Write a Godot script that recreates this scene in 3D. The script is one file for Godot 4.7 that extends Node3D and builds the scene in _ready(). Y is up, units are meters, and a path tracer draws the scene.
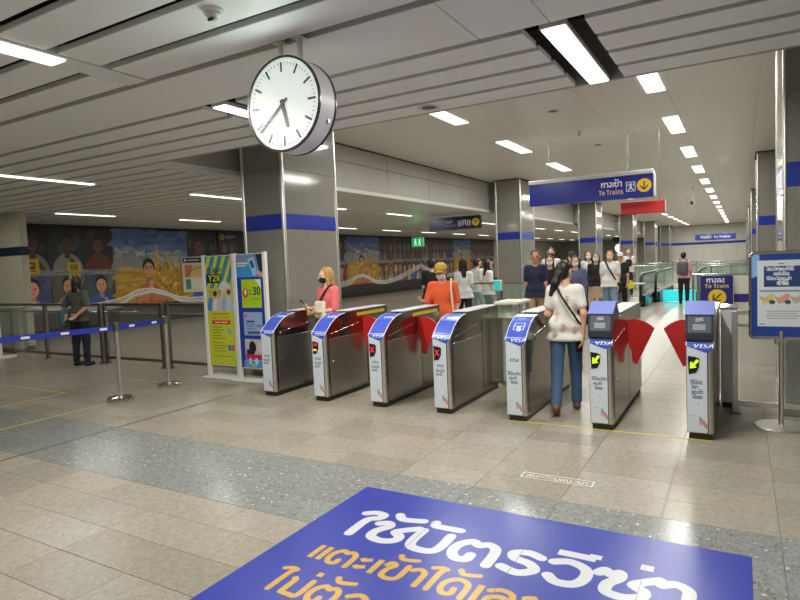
extends Node3D
# A metro concourse: slat ceiling, ticket gates, hanging clock and signs, mural wall, passengers.
# Plan: x to the right across the hall, y up, -z along the hall; the camera stands at the origin, 1.6 m up.

const SOFFIT := 3.05
const HALL := 3.96
const COLUMN_Z := [-6.6, -17.2, -27.8, -38.4, -49.0, -59.6]

var M := {}
var used := {}
var rng := RandomNumberGenerator.new()

func _ready() -> void:
	rng.seed = 7
	set_camera_and_light()
	make_materials()
	build_shell()
	build_floor()
	build_ceiling()
	build_columns()
	build_luminaires()
	build_gates()
	build_clock()
	build_signs()
	build_left_side()
	build_boards()
	build_right_side()
	build_hall_furniture()
	build_people()

func set_camera_and_light() -> void:
	var cam := Camera3D.new()
	cam.name = "camera"
	cam.fov = 53.79
	cam.near = 0.05
	cam.far = 200.0
	add_child(cam)
	cam.position = Vector3(0, 1.6, 0)
	cam.basis = Basis(Vector3.UP, deg_to_rad(30.09)) * Basis(Vector3.RIGHT, deg_to_rad(-3.615)) * Basis(Vector3.BACK, deg_to_rad(-2.35))
	cam.current = true
	var we := WorldEnvironment.new()
	we.name = "environment"
	var env := Environment.new()
	env.background_mode = Environment.BG_COLOR
	env.background_color = Color(0.02, 0.02, 0.02)
	env.tonemap_mode = Environment.TONE_MAPPER_LINEAR
	env.tonemap_exposure = 1.0
	env.sdfgi_enabled = true
	env.ssao_enabled = true
	env.ssil_enabled = true
	we.environment = env
	add_child(we)

# ---------------------------------------------------------------- naming
func numbered(called: String) -> String:
	if not used.has(called):
		used[called] = 0
		return called
	used[called] += 1
	return "%s_%03d" % [called, used[called]]

func thing(called: String, label: String, category: String, at := Vector3.ZERO, turn := 0.0, group := "") -> Node3D:
	var o := Node3D.new()
	o.name = numbered(called)
	add_child(o)
	o.position = at
	o.rotation.y = turn
	o.set_meta("label", label)
	o.set_meta("category", category)
	if group != "":
		o.set_meta("group", group)
	return o

func structure(called: String) -> Node3D:
	var o := Node3D.new()
	o.name = called
	add_child(o)
	o.set_meta("kind", "structure")
	return o

func part(called: String, mesh: Mesh, m: Material, parent: Node3D, at := Vector3.ZERO, label := "") -> MeshInstance3D:
	var o := MeshInstance3D.new()
	o.name = called
	o.mesh = mesh
	o.material_override = m
	o.position = at
	parent.add_child(o, true)
	if label != "":
		o.set_meta("label", label)
	return o

# ---------------------------------------------------------------- mesh helpers
func begin() -> SurfaceTool:
	var st := SurfaceTool.new()
	st.begin(Mesh.PRIMITIVE_TRIANGLES)
	return st

func vert(st: SurfaceTool, p: Vector3, n: Vector3, uv := Vector2.ZERO) -> void:
	st.set_normal(n)
	st.set_uv(uv)
	st.add_vertex(p)

# a, b, c, d run counter-clockwise seen from outside
func quad(st: SurfaceTool, a: Vector3, b: Vector3, c: Vector3, d: Vector3, uv := Rect2(0, 0, 1, 1)) -> void:
	var n := (b - a).cross(d - a)
	if n.length_squared() < 1e-14:
		n = (c - b).cross(d - b)
	n = n.normalized()
	var u0 := Vector2(uv.position.x, uv.end.y)
	var u1 := uv.end
	var u2 := Vector2(uv.end.x, uv.position.y)
	var u3 := uv.position
	vert(st, a, n, u0)
	vert(st, c, n, u2)
	vert(st, b, n, u1)
	vert(st, a, n, u0)
	vert(st, d, n, u3)
	vert(st, c, n, u2)

func tri(st: SurfaceTool, a: Vector3, b: Vector3, c: Vector3) -> void:
	var n := (b - a).cross(c - a).normalized()
	vert(st, a, n)
	vert(st, c, n)
	vert(st, b, n)

# box from corner to corner with chamfered edges
func box(st: SurfaceTool, lo: Vector3, hi: Vector3, ch := 0.0) -> void:
	var c := minf(ch, 0.45 * minf(hi.x - lo.x, minf(hi.y - lo.y, hi.z - lo.z)))
	var mid := (lo + hi) / 2
	var h := (hi - lo) / 2
	var f := func(ax: int, s: float, i: float, j: float) -> Vector3:
		var v := Vector3.ZERO
		v[ax] = s * h[ax]
		v[(ax + 1) % 3] = i * (h[(ax + 1) % 3] - c)
		v[(ax + 2) % 3] = j * (h[(ax + 2) % 3] - c)
		return mid + v
	for ax in 3:
		for s: float in [-1.0, 1.0]:
			var q := [f.call(ax, s, -1, -1), f.call(ax, s, 1, -1), f.call(ax, s, 1, 1), f.call(ax, s, -1, 1)]
			if s > 0:
				quad(st, q[0], q[1], q[2], q[3])
			else:
				quad(st, q[0], q[3], q[2], q[1])
	if c <= 0:
		return
	for ax in 3:
		var b := (ax + 1) % 3
		for s: float in [-1.0, 1.0]:
			for t: float in [-1.0, 1.0]:
				# edge between face ax(s) and face b(t), running along the third axis
				var p0: Vector3 = f.call(ax, s, t, -1)
				var p1: Vector3 = f.call(ax, s, t, 1)
				var q0: Vector3 = f.call(b, t, -1, s)
				var q1: Vector3 = f.call(b, t, 1, s)
				if s * t > 0:
					quad(st, p0, q0, q1, p1)
				else:
					quad(st, p0, p1, q1, q0)
	for sx: float in [-1.0, 1.0]:
		for sy: float in [-1.0, 1.0]:
			for sz: float in [-1.0, 1.0]:
				var a: Vector3 = f.call(0, sx, sy, sz)
				var b: Vector3 = f.call(1, sy, sz, sx)
				var d: Vector3 = f.call(2, sz, sx, sy)
				if sx * sy * sz > 0:
					tri(st, a, b, d)
				else:
					tri(st, a, d, b)

func bx(lo: Vector3, hi: Vector3, ch := 0.0) -> Mesh:
	var st := begin()
	box(st, lo, hi, ch)
	return st.commit()

func tube(st: SurfaceTool, pts: Array, r, sides := 10, caps := true) -> void:
	var n := pts.size()
	var rings := []
	var up := Vector3.UP
	for i in n:
		var p: Vector3 = pts[i]
		var d: Vector3 = (pts[mini(i + 1, n - 1)] - pts[maxi(i - 1, 0)]).normalized()
		var a := d.cross(up)
		if a.length() < 0.05:
			a = d.cross(Vector3.RIGHT)
		a = a.normalized()
		var b := d.cross(a).normalized()
		var rad: float = r[i] if r is Array else r
		var ring := []
		for k in sides:
			var t := TAU * k / sides
			var o := a * cos(t) + b * sin(t)
			ring.append([p + o * rad, o])
		rings.append([ring, p, d])
	for i in n - 1:
		for k in sides:
			var k2 := (k + 1) % sides
			var p00: Array = rings[i][0][k]
			var p01: Array = rings[i][0][k2]
			var p10: Array = rings[i + 1][0][k]
			var p11: Array = rings[i + 1][0][k2]
			vert(st, p00[0], p00[1]); vert(st, p10[0], p10[1]); vert(st, p11[0], p11[1])
			vert(st, p00[0], p00[1]); vert(st, p11[0], p11[1]); vert(st, p01[0], p01[1])
	if caps:
		for e in 2:
			var i: int = 0 if e == 0 else n - 1
			var nn: Vector3 = -rings[i][2] if e == 0 else rings[i][2]
			for k in sides:
				var k2 := (k + 1) % sides
				if e == 0:
					vert(st, rings[i][1], nn); vert(st, rings[i][0][k][0], nn); vert(st, rings[i][0][k2][0], nn)
				else:
					vert(st, rings[i][1], nn); vert(st, rings[i][0][k2][0], nn); vert(st, rings[i][0][k][0], nn)

func rod(a: Vector3, b: Vector3, r: float, sides := 10) -> Mesh:
	var st := begin()
	tube(st, [a, b], r, sides)
	return st.commit()

# profile of (radius, height) pairs turned about the y axis
func lathe(st: SurfaceTool, prof: Array, segs := 32, at := Vector3.ZERO, basis := Basis.IDENTITY) -> void:
	var turned := 0.0
	for i in prof.size() - 1:
		turned += (prof[i].x + prof[i + 1].x) * (prof[i + 1].y - prof[i].y)
	if turned < 0:
		prof = prof.duplicate()
		prof.reverse()
	for i in prof.size() - 1:
		var p: Vector2 = prof[i]
		var q: Vector2 = prof[i + 1]
		var n2 := Vector2(q.y - p.y, -(q.x - p.x)).normalized()
		for k in segs:
			var t0 := TAU * k / segs
			var t1 := TAU * (k + 1) / segs
			var e0 := Vector3(cos(t0), 0, sin(t0))
			var e1 := Vector3(cos(t1), 0, sin(t1))
			var n0 := basis * (e0 * n2.x + Vector3.UP * n2.y)
			var n1 := basis * (e1 * n2.x + Vector3.UP * n2.y)
			var a := at + basis * (e0 * p.x + Vector3.UP * p.y)
			var b := at + basis * (e1 * p.x + Vector3.UP * p.y)
			var c := at + basis * (e1 * q.x + Vector3.UP * q.y)
			var d := at + basis * (e0 * q.x + Vector3.UP * q.y)
			if q.x > 1e-6:
				vert(st, a, n0); vert(st, c, n1); vert(st, d, n0)
			if p.x > 1e-6:
				vert(st, a, n0); vert(st, b, n1); vert(st, c, n1)

func lathed(prof: Array, segs := 32, at := Vector3.ZERO, basis := Basis.IDENTITY) -> Mesh:
	var st := begin()
	lathe(st, prof, segs, at, basis)
	return st.commit()

# polygon in the plane (e1, e2) pushed from origin o by vector w (w = thickness along e1 x e2)
func slab(st: SurfaceTool, poly: PackedVector2Array, o: Vector3, e1: Vector3, e2: Vector3, w: Vector3) -> void:
	var pp := poly.duplicate()
	if Geometry2D.is_polygon_clockwise(pp):
		pp.reverse()
	var idx := Geometry2D.triangulate_polygon(pp)
	var flip := e1.cross(e2).dot(w) < 0
	var P := func(v: Vector2) -> Vector3: return o + e1 * v.x + e2 * v.y
	for i in range(0, idx.size(), 3):
		var a: Vector3 = P.call(pp[idx[i]])
		var b: Vector3 = P.call(pp[idx[i + 1]])
		var c: Vector3 = P.call(pp[idx[i + 2]])
		if (b - a).cross(c - a).dot(w) < 0:
			var t := b
			b = c
			c = t
		tri(st, a + w, b + w, c + w)
		tri(st, a, c, b)
	for i in pp.size():
		var a: Vector3 = P.call(pp[i])
		var b: Vector3 = P.call(pp[(i + 1) % pp.size()])
		if flip:
			quad(st, b, a, a + w, b + w)
		else:
			quad(st, a, b, b + w, a + w)

func slabbed(poly: PackedVector2Array, o: Vector3, e1: Vector3, e2: Vector3, w: Vector3) -> Mesh:
	var st := begin()
	slab(st, poly, o, e1, e2, w)
	return st.commit()

# a printed sheet: front with the whole picture, thin edge and back. a = lower left seen from the front
func sheet(a: Vector3, right: Vector3, up: Vector3) -> Mesh:
	var st := begin()
	quad(st, a, a + right, a + right + up, a + up)
	return st.commit()

func ellipse_points(c: Vector2, rx: float, ry: float, n := 24) -> PackedVector2Array:
	var r := PackedVector2Array()
	for i in n:
		r.append(c + Vector2(cos(TAU * i / n) * rx, sin(TAU * i / n) * ry))
	return r

func smooth(pts: Array, sub := 5) -> Array:
	if pts.size() < 3:
		return pts
	var out := []
	for i in pts.size() - 1:
		var p0 = pts[maxi(i - 1, 0)]
		var p1 = pts[i]
		var p2 = pts[i + 1]
		var p3 = pts[mini(i + 2, pts.size() - 1)]
		for k in sub:
			out.append(p1.cubic_interpolate(p2, p0, p3, float(k) / sub))
	out.append(pts[-1])
	return out

# ---------------------------------------------------------------- flat print
class Canvas:
	var im: Image
	var w: int
	var h: int
	func _init(width: int, height: int, c: Color) -> void:
		w = width
		h = height
		im = Image.create(w, h, false, Image.FORMAT_RGB8)
		im.fill(c)
	func rect(x: float, y: float, ww: float, hh: float, c: Color) -> void:
		im.fill_rect(Rect2i(roundi(x), roundi(y), maxi(1, roundi(ww)), maxi(1, roundi(hh))), c)
	func poly(p: PackedVector2Array, c: Color) -> void:
		var y0 := 1e9
		var y1 := -1e9
		for v in p:
			y0 = minf(y0, v.y)
			y1 = maxf(y1, v.y)
		for y in range(maxi(0, floori(y0)), mini(h - 1, ceili(y1)) + 1):
			var yc := y + 0.5
			var xs := []
			for i in p.size():
				var a := p[i]
				var b := p[(i + 1) % p.size()]
				if (a.y <= yc) != (b.y <= yc):
					xs.append(a.x + (b.x - a.x) * (yc - a.y) / (b.y - a.y))
			xs.sort()
			for i in range(0, xs.size() - 1, 2):
				var xa := maxi(0, roundi(xs[i]))
				var xb := mini(w, roundi(xs[i + 1]))
				if xb > xa:
					im.fill_rect(Rect2i(xa, y, xb - xa, 1), c)
	func oval(x: float, y: float, rx: float, ry: float, c: Color, n := 28) -> void:
		var p := PackedVector2Array()
		for i in n:
			p.append(Vector2(x + cos(TAU * i / n) * rx, y + sin(TAU * i / n) * ry))
		poly(p, c)
	func stroke(pts: Array, width: float, c: Color, round_ends := true) -> void:
		for i in pts.size():
			if i + 1 < pts.size():
				var a: Vector2 = pts[i]
				var b: Vector2 = pts[i + 1]
				var n := (b - a).normalized().orthogonal() * width / 2
				poly(PackedVector2Array([a + n, b + n, b - n, a - n]), c)
			if round_ends or (i > 0 and i + 1 < pts.size()):
				oval(pts[i].x, pts[i].y, width / 2, width / 2, c, 12)
	func texture(half := true) -> ImageTexture:
		if half:
			im.resize(w / 2, h / 2, Image.INTERPOLATE_BILINEAR)
		im.generate_mipmaps()
		return ImageTexture.create_from_image(im)

var fonts := {}

# Latin letters: the triangles of a TextMesh filled into the picture; x, y is the lower left of the letters
func letters(cv: Canvas, text: String, x: float, y: float, height: float, c: Color, bold := true, slant := 0.0, stretch := 1.0, centred := false, fit := 0.0) -> float:
	if not fonts.has(bold):
		var f := SystemFont.new()
		f.font_names = PackedStringArray(["Droid Sans"])
		f.font_weight = 700 if bold else 400
		fonts[bold] = f
	var tm := TextMesh.new()
	tm.font = fonts[bold]
	tm.text = text
	tm.font_size = 64
	tm.pixel_size = 1.0
	tm.depth = 0.0
	tm.curve_step = 2.0
	tm.horizontal_alignment = HORIZONTAL_ALIGNMENT_LEFT
	tm.vertical_alignment = VERTICAL_ALIGNMENT_BOTTOM
	var arr := tm.surface_get_arrays(0)
	var v: PackedVector3Array = arr[Mesh.ARRAY_VERTEX]
	var idx = arr[Mesh.ARRAY_INDEX]
	var list: PackedInt32Array = idx if idx != null else PackedInt32Array(range(v.size()))
	var lo := Vector2(1e9, 1e9)
	var hi := -lo
	for p in v:
		lo = lo.min(Vector2(p.x, p.y))
		hi = hi.max(Vector2(p.x, p.y))
	var s := height / 46.0
	var base := lo.y if text.to_upper() == text else maxf(lo.y, hi.y - 48.0)
	if fit > 0:
		stretch = fit / ((hi.x - lo.x) * s)
	var wide := (hi.x - lo.x) * s * stretch
	var x0 := x - wide / 2 if centred else x
	for i in range(0, list.size() - 2, 3):
		var p := PackedVector2Array()
		for k in 3:
			var q := v[list[i + k]]
			p.append(Vector2(x0 + (q.x - lo.x) * s * stretch + (q.y - base) * s * slant, y - (q.y - base) * s))
		cv.poly(p, c)
	return wide

# Thai letters as pen strokes: [advance, strokes]; consonants are 1 high
var THAI := {
	"ช": [0.85, [[[0.05, 0.85], [0.2, 0.98], [0.3, 0.82], [0.16, 0.45], [0.18, 0.1], [0.45, 0.0], [0.66, 0.15], [0.68, 0.4], [0.52, 0.58], [0.64, 0.78], [0.86, 1.02]]]],
	"ซ": [0.9, [[[0.02, 0.8], [0.1, 0.98], [0.2, 0.82], [0.32, 0.98], [0.34, 0.75], [0.2, 0.4], [0.22, 0.08], [0.47, 0.0], [0.7, 0.15], [0.72, 0.4], [0.56, 0.58], [0.68, 0.78], [0.9, 1.02]]]],
	"บ": [0.85, [[[0.12, 1.0], [0.12, 0.3], [0.24, 0.03], [0.56, 0.03], [0.68, 0.3], [0.68, 1.0]]]],
	"ต": [0.95, [[[0.42, 0.3], [0.4, 0.06], [0.2, 0.03], [0.08, 0.3], [0.1, 0.7], [0.28, 0.97], [0.43, 0.84], [0.58, 0.97], [0.76, 0.75], [0.78, 0.0]]]],
	"ร": [0.72, [[[0.58, 0.88], [0.35, 1.0], [0.12, 0.86], [0.18, 0.62], [0.46, 0.5], [0.58, 0.25], [0.36, 0.0], [0.06, 0.12]]]],
	"ว": [0.78, [[[0.08, 0.85], [0.32, 1.0], [0.6, 0.8], [0.64, 0.4], [0.52, 0.06], [0.26, 0.0], [0.1, 0.2]]]],
	"ข": [0.8, [[[0.05, 0.78], [0.16, 0.98], [0.3, 0.85], [0.18, 0.55], [0.16, 0.15], [0.32, 0.0], [0.56, 0.05], [0.66, 0.3], [0.66, 1.0]]]],
	"ด": [0.85, [[[0.42, 0.4], [0.42, 0.1], [0.22, 0.02], [0.08, 0.3], [0.12, 0.72], [0.38, 1.0], [0.66, 0.85], [0.72, 0.5], [0.72, 0.0]]]],
	"ล": [0.85, [[[0.08, 0.82], [0.36, 1.0], [0.66, 0.85], [0.7, 0.4], [0.7, 0.0]], [[0.7, 0.42], [0.45, 0.6], [0.16, 0.45], [0.14, 0.12], [0.34, 0.02], [0.46, 0.16]]]],
	"ส": [0.9, [[[0.08, 0.82], [0.36, 1.0], [0.66, 0.85], [0.7, 0.4], [0.7, 0.0]], [[0.7, 0.42], [0.45, 0.6], [0.16, 0.45], [0.14, 0.12], [0.34, 0.02], [0.46, 0.16]], [[0.6, 0.85], [0.82, 1.08]]]],
	"ย": [0.85, [[[0.32, 1.0], [0.12, 0.86], [0.3, 0.6], [0.12, 0.4], [0.16, 0.08], [0.42, 0.0], [0.66, 0.1], [0.7, 0.4], [0.7, 1.0]]]],
	"ม": [0.85, [[[0.06, 0.98], [0.18, 0.85], [0.18, 0.0]], [[0.18, 0.04], [0.45, 0.02], [0.68, 0.1], [0.68, 1.0]]]],
	"น": [0.85, [[[0.06, 0.98], [0.18, 0.85], [0.18, 0.0]], [[0.18, 0.25], [0.5, 0.02], [0.68, 0.12], [0.68, 1.0]]]],
	"อ": [0.8, [[[0.1, 0.78], [0.36, 1.0], [0.62, 0.82], [0.66, 0.4], [0.55, 0.05], [0.26, 0.0], [0.1, 0.2], [0.2, 0.42], [0.36, 0.36]]]],
	"ง": [0.62, [[[0.2, 0.95], [0.4, 0.98], [0.46, 0.6], [0.42, 0.12], [0.26, 0.0], [0.05, 0.4]]]],
	"ท": [0.8, [[[0.06, 0.98], [0.18, 0.88], [0.18, 0.0]], [[0.18, 0.5], [0.45, 0.98], [0.64, 0.85], [0.66, 0.0]]]],
	"ห": [0.82, [[[0.06, 0.98], [0.16, 0.85], [0.16, 0.0]], [[0.16, 0.4], [0.4, 0.62], [0.58, 0.98]], [[0.36, 0.58], [0.6, 0.5], [0.66, 0.0]]]],
	"า": [0.56, [[[0.04, 0.84], [0.22, 1.0], [0.4, 0.84], [0.42, 0.5], [0.42, 0.0]]]],
	"เ": [0.34, [[[0.16, 1.0], [0.16, 0.0]]]],
	"แ": [0.6, [[[0.14, 1.0], [0.14, 0.0]], [[0.42, 1.0], [0.42, 0.0]]]],
	"ะ": [0.45, [[[0.04, 0.28], [0.14, 0.16], [0.36, 0.32]], [[0.04, 0.8], [0.14, 0.68], [0.36, 0.84]]]],
	"ใ": [0.46, [[[0.2, 0.0], [0.2, 0.9], [0.38, 1.14], [0.4, 1.36], [0.2, 1.42], [0.02, 1.26]]]],
	"ไ": [0.42, [[[0.2, 0.0], [0.2, 1.15], [0.3, 1.38], [0.12, 1.42], [-0.06, 1.3]]]],
	"โ": [0.42, [[[0.2, 0.0], [0.2, 1.1], [0.04, 1.2], [0.2, 1.4], [0.5, 1.36]]]],
	"ั": [0.0, [[[-0.66, 1.55], [-0.62, 1.38], [-0.45, 1.37], [-0.1, 1.39]]]],
	"ี": [0.0, [[[-0.72, 1.37], [-0.4, 1.37], [-0.1, 1.37]], [[-0.12, 1.37], [-0.12, 1.59]]]],
	"่": [0.0, [[[-0.22, 1.33], [-0.22, 1.59]]]],
	"้": [0.0, [[[-0.62, 1.57], [-0.5, 1.37], [-0.3, 1.39], [-0.06, 1.49]]]],
	"ิ": [0.0, [[[-0.66, 1.37], [-0.4, 1.53], [-0.12, 1.37], [-0.66, 1.37]]]],
}

func thai(cv: Canvas, text: String, x: float, y: float, height: float, pen: float, c: Color, stretch := 1.0, slant := 0.0) -> float:
	var at := x
	for ch in text:
		if ch == " ":
			at += 0.4 * height * stretch
			continue
		if not THAI.has(ch):
			continue
		for s: Array in THAI[ch][1]:
			var pts := []
			for p: Array in s:
				pts.append(Vector2(at + (p[0] * stretch + p[1] * slant) * height, y - p[1] * height))
			cv.stroke(smooth(pts, 4) if pts.size() > 3 else pts, pen, c, pts.size() > 3)
		at += THAI[ch][0] * height * stretch
	return at

# the same strokes as flat ribbons on the floor; x to the right, the letters' foot towards +z
func thai_ribbons(st: SurfaceTool, text: String, at: Vector3, height: float, pen: float, stretch := 1.0) -> void:
	var x := at.x
	for ch in text:
		for s: Array in THAI[ch][1]:
			var pts := []
			for p: Array in s:
				pts.append(Vector3(x + p[0] * stretch * height, at.y, at.z - p[1] * height))
			pts = smooth(pts, 3) if pts.size() > 3 else pts
			for i in pts.size() - 1:
				ribbon(st, pts[i], pts[i + 1], pen)
		x += THAI[ch][0] * height * stretch

func ribbon(st: SurfaceTool, a: Vector3, b: Vector3, pen: float) -> void:
	var d := (b - a).normalized()
	var n := Vector3(d.z, 0, -d.x) * pen / 2
	a -= d * pen * 0.3
	b += d * pen * 0.3
	quad(st, a - n, b - n, b + n, a + n)

# ---------------------------------------------------------------- materials
func mat(c: Color, rough := 0.6, metal := 0.0) -> StandardMaterial3D:
	var m := StandardMaterial3D.new()
	m.albedo_color = c
	m.roughness = rough
	m.metallic = metal
	return m

func c8(r: int, g: int, b: int) -> Color:
	return Color(r / 255.0, g / 255.0, b / 255.0)

# stone: base tone with per-pixel speckle and flecks of other minerals
func stone(seed_no: int, size: int, base: Color, spread: float, cloud: float, flecks: Array) -> ImageTexture:
	var r := RandomNumberGenerator.new()
	r.seed = seed_no
	var nz := FastNoiseLite.new()
	nz.seed = seed_no
	nz.frequency = 0.02
	var bytes := PackedByteArray()
	bytes.resize(size * size * 3)
	var k := 0
	for y in size:
		for x in size:
			var v := 1.0 + r.randf_range(-spread, spread) + cloud * nz.get_noise_2d(x, y)
			bytes[k] = clampi(int(base.r * v * 255), 0, 255)
			bytes[k + 1] = clampi(int(base.g * v * 255), 0, 255)
			bytes[k + 2] = clampi(int(base.b * v * 255), 0, 255)
			k += 3
	var cv := Canvas.new(4, 4, base)
	cv.im = Image.create_from_data(size, size, false, Image.FORMAT_RGB8, bytes)
	cv.w = size
	cv.h = size
	for f: Array in flecks:
		for i in f[0]:
			var s := r.randf_range(f[1], f[2])
			var a := r.randf() * TAU
			var at := Vector2(r.randf() * size, r.randf() * size)
			var p := PackedVector2Array()
			for j in 6:
				p.append(at + (Vector2(cos(TAU * j / 6), 0.55 * sin(TAU * j / 6)) * s * r.randf_range(0.6, 1.1)).rotated(a))
			cv.poly(p, f[3].lerp(base, r.randf_range(0.0, 0.5)))
	return cv.texture(false)

func world_mapped(tex: Texture2D, metres: float, rough: float, tint := Color.WHITE, offset := Vector3.ZERO) -> StandardMaterial3D:
	var m := mat(tint, rough)
	m.albedo_texture = tex
	m.uv1_triplanar = true
	m.uv1_world_triplanar = true
	m.uv1_scale = Vector3.ONE / metres
	m.uv1_offset = offset
	return m

func printed(tex: Texture2D, rough := 0.4) -> StandardMaterial3D:
	var m := mat(Color.WHITE, rough)
	m.albedo_texture = tex
	m.texture_repeat = false
	return m

func glowing(c: Color, energy: float) -> StandardMaterial3D:
	var m := mat(c, 0.5)
	m.emission_enabled = true
	m.emission = c
	m.emission_energy_multiplier = energy
	return m

func glass(tint: Color, alpha: float, rough := 0.03) -> StandardMaterial3D:
	var m := mat(Color(tint.r, tint.g, tint.b, alpha), rough)
	m.transparency = BaseMaterial3D.TRANSPARENCY_ALPHA
	return m

func make_materials() -> void:
	var beige := stone(11, 512, c8(149, 142, 130), 0.12, 0.08, [[1500, 2.0, 4.5, c8(126, 121, 112)], [1200, 2.0, 4.0, c8(182, 176, 164)]])
	var dark := stone(12, 768, c8(130, 132, 129), 0.14, 0.10, [[2600, 2.0, 5.0, c8(84, 87, 86)], [2400, 1.5, 4.0, c8(182, 184, 178)], [120, 4.0, 11.0, c8(222, 222, 214)], [70, 4.0, 9.0, c8(56, 58, 58)]])
	M.tiles = []
	for i in 5:
		var t: float = [1.0, 0.96, 1.04, 0.985, 1.02][i]
		M.tiles.append(world_mapped(beige, 0.7, 0.26, Color(t, t * [1.0, 0.995, 1.0, 1.0, 0.99][i], t * [1.0, 0.985, 1.01, 0.99, 0.98][i]), Vector3(i * 0.37, 0, i * 0.61)))
	M.stripe = []
	for i in 3:
		var t: float = [1.0, 0.98, 1.02][i]
		M.stripe.append(world_mapped(dark, 1.1, 0.2, Color(t, t, t), Vector3(i * 0.43, 0, i * 0.29)))
	for m: StandardMaterial3D in M.tiles + M.stripe:
		m.metallic_specular = 0.3
	M.grout = mat(c8(98, 93, 84), 0.8)
	M.screed = mat(c8(149, 142, 130), 0.26)
	M.screed.metallic_specular = 0.3
	M.slat = mat(c8(240, 241, 237), 0.42)
	M.slat_side = mat(c8(226, 228, 222), 0.5)
	M.panel = mat(c8(238, 236, 230), 0.3)
	M.bulk = mat(c8(170, 167, 159), 0.4)
	M.plenum = mat(c8(22, 24, 22), 0.9)
	M.shadow_gap = mat(c8(60, 60, 56), 0.8)
	M.far_wall = mat(c8(226, 223, 215), 0.5)
	M.wall = mat(c8(190, 186, 172), 0.6)
	M.cream = mat(c8(196, 192, 170), 0.45)
	var gran := stone(13, 512, c8(136, 134, 126), 0.05, 0.10, [[500, 1.0, 1.8, c8(118, 117, 110)], [400, 1.0, 1.8, c8(150, 148, 140)]])
	M.granite = world_mapped(gran, 0.45, 0.1)
	M.granite.metallic_specular = 0.6
	M.band = mat(c8(30, 52, 158), 0.3)
	M.navy = mat(c8(18, 24, 62), 0.4)
	M.steel = mat(c8(218, 216, 211), 0.34, 1.0)
	M.brushed = mat(c8(182, 179, 172), 0.34, 1.0)
	M.chrome = mat(c8(205, 205, 203), 0.1, 1.0)
	M.rail = mat(c8(150, 150, 146), 0.25, 1.0)
	M.dark_steel = mat(c8(136, 132, 122), 0.35, 1.0)
	M.plinth = mat(c8(58, 55, 50), 0.4, 0.6)
	M.black = mat(c8(18, 18, 19), 0.35)
	M.rubber = mat(c8(22, 22, 22), 0.7)
	M.white = mat(c8(232, 232, 228), 0.35)
	M.offwhite = mat(c8(214, 212, 204), 0.5)
	M.blue = mat(c8(62, 84, 186), 0.3)
	M.gate_blue = mat(c8(70, 92, 190), 0.28)
	M.yellow = mat(c8(214, 196, 48), 0.45)
	M.tape = mat(c8(178, 164, 66), 0.5)
	M.red = mat(c8(176, 26, 24), 0.45)
	M.belt = mat(c8(26, 44, 160), 0.6)
	M.glass = glass(c8(170, 190, 180), 0.07)
	M.glass_green = glass(c8(150, 180, 168), 0.18)
	M.reader = mat(c8(52, 54, 60), 0.25)
	M.light = glowing(Color(1.0, 0.99, 0.96), 2.2)
	M.top_plate = mat(c8(206, 206, 210), 0.35)
	M.reader_lid = mat(c8(112, 124, 188), 0.3)
	M.frame_white = mat(c8(226, 226, 222), 0.35)
	M.red_sign = mat(c8(196, 42, 36), 0.5)

# ---------------------------------------------------------------- setting
func build_shell() -> void:
	var o := structure("wall_left")
	part("wall_core", bx(Vector3(-16.9, -0.2, -63), Vector3(-16.6, 4.2, 7)), M.wall, o)
	o = structure("wall_right")
	part("wall_core", bx(Vector3(6.5, -0.2, -63), Vector3(6.8, 4.2, 7)), M.wall, o)
	o = structure("wall_rear")
	part("wall_core", bx(Vector3(-16.9, -0.2, 7), Vector3(6.8, 4.2, 7.3)), M.wall, o)
	o = structure("wall_far")
	part("wall_core", bx(Vector3(-16.9, -0.2, -63.3), Vector3(6.8, 4.2, -63)), M.wall, o)
	for i in 9:
		part("panel", bx(Vector3(-6.7 + i * 0.9, 0, -63.0), Vector3(-5.81 + i * 0.9, HALL, -62.95), 0.01), M.far_wall, o)
	part("blue_band", bx(Vector3(-6.7, 2.16, -62.95), Vector3(1.4, 2.38, -62.93)), M.band, o)
	# bulkheads between the high hall ceiling and the lower aisles: two courses of panels
	for side in 2:
		var b := structure("trim_%d" % (side + 1))
		var x0: float = -6.85 if side == 0 else 1.4
		part("bulkhead_core", bx(Vector3(x0, SOFFIT + 0.004, -63), Vector3(x0 + 0.1, 4.1, -5.28)), M.shadow_gap, b)
		var face: float = x0 + 0.1 if side == 0 else x0 - 0.012
		var z := -5.3
		while z > -62.5:
			for c in 2:
				var y0: float = [SOFFIT, 3.62][c]
				var y1: float = [3.612, HALL - 0.03][c]
				part("panel", bx(Vector3(face, y0, maxf(z - 1.99, -62.9)), Vector3(face + 0.012, y1, z), 0.003), M.bulk, b)
			z -= 2.0
	# front fascia over the edge of the slats, seen only from the hall
	var f := structure("trim_3")
	part("fascia", bx(Vector3(-6.75, SOFFIT - 0.002, -5.31), Vector3(1.4, 4.1, -5.275)), M.bulk, f)

func tile_rows() -> Array:
	var rows := []   # [z far, z near, stripe]
	for k in 24:
		rows.append([-2.81 + 0.305 * k, -2.81 + 0.305 * (k + 1), false, k % 3 == 2])
	for k in 3:
		rows.append([-2.81 - 0.32 * (k + 1), -2.81 - 0.32 * k, true, k == 0])
	for k in 64:
		rows.append([-3.77 - 0.306 * (k + 1), -3.77 - 0.306 * k, false, k % 3 == 0])
	return rows

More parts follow.
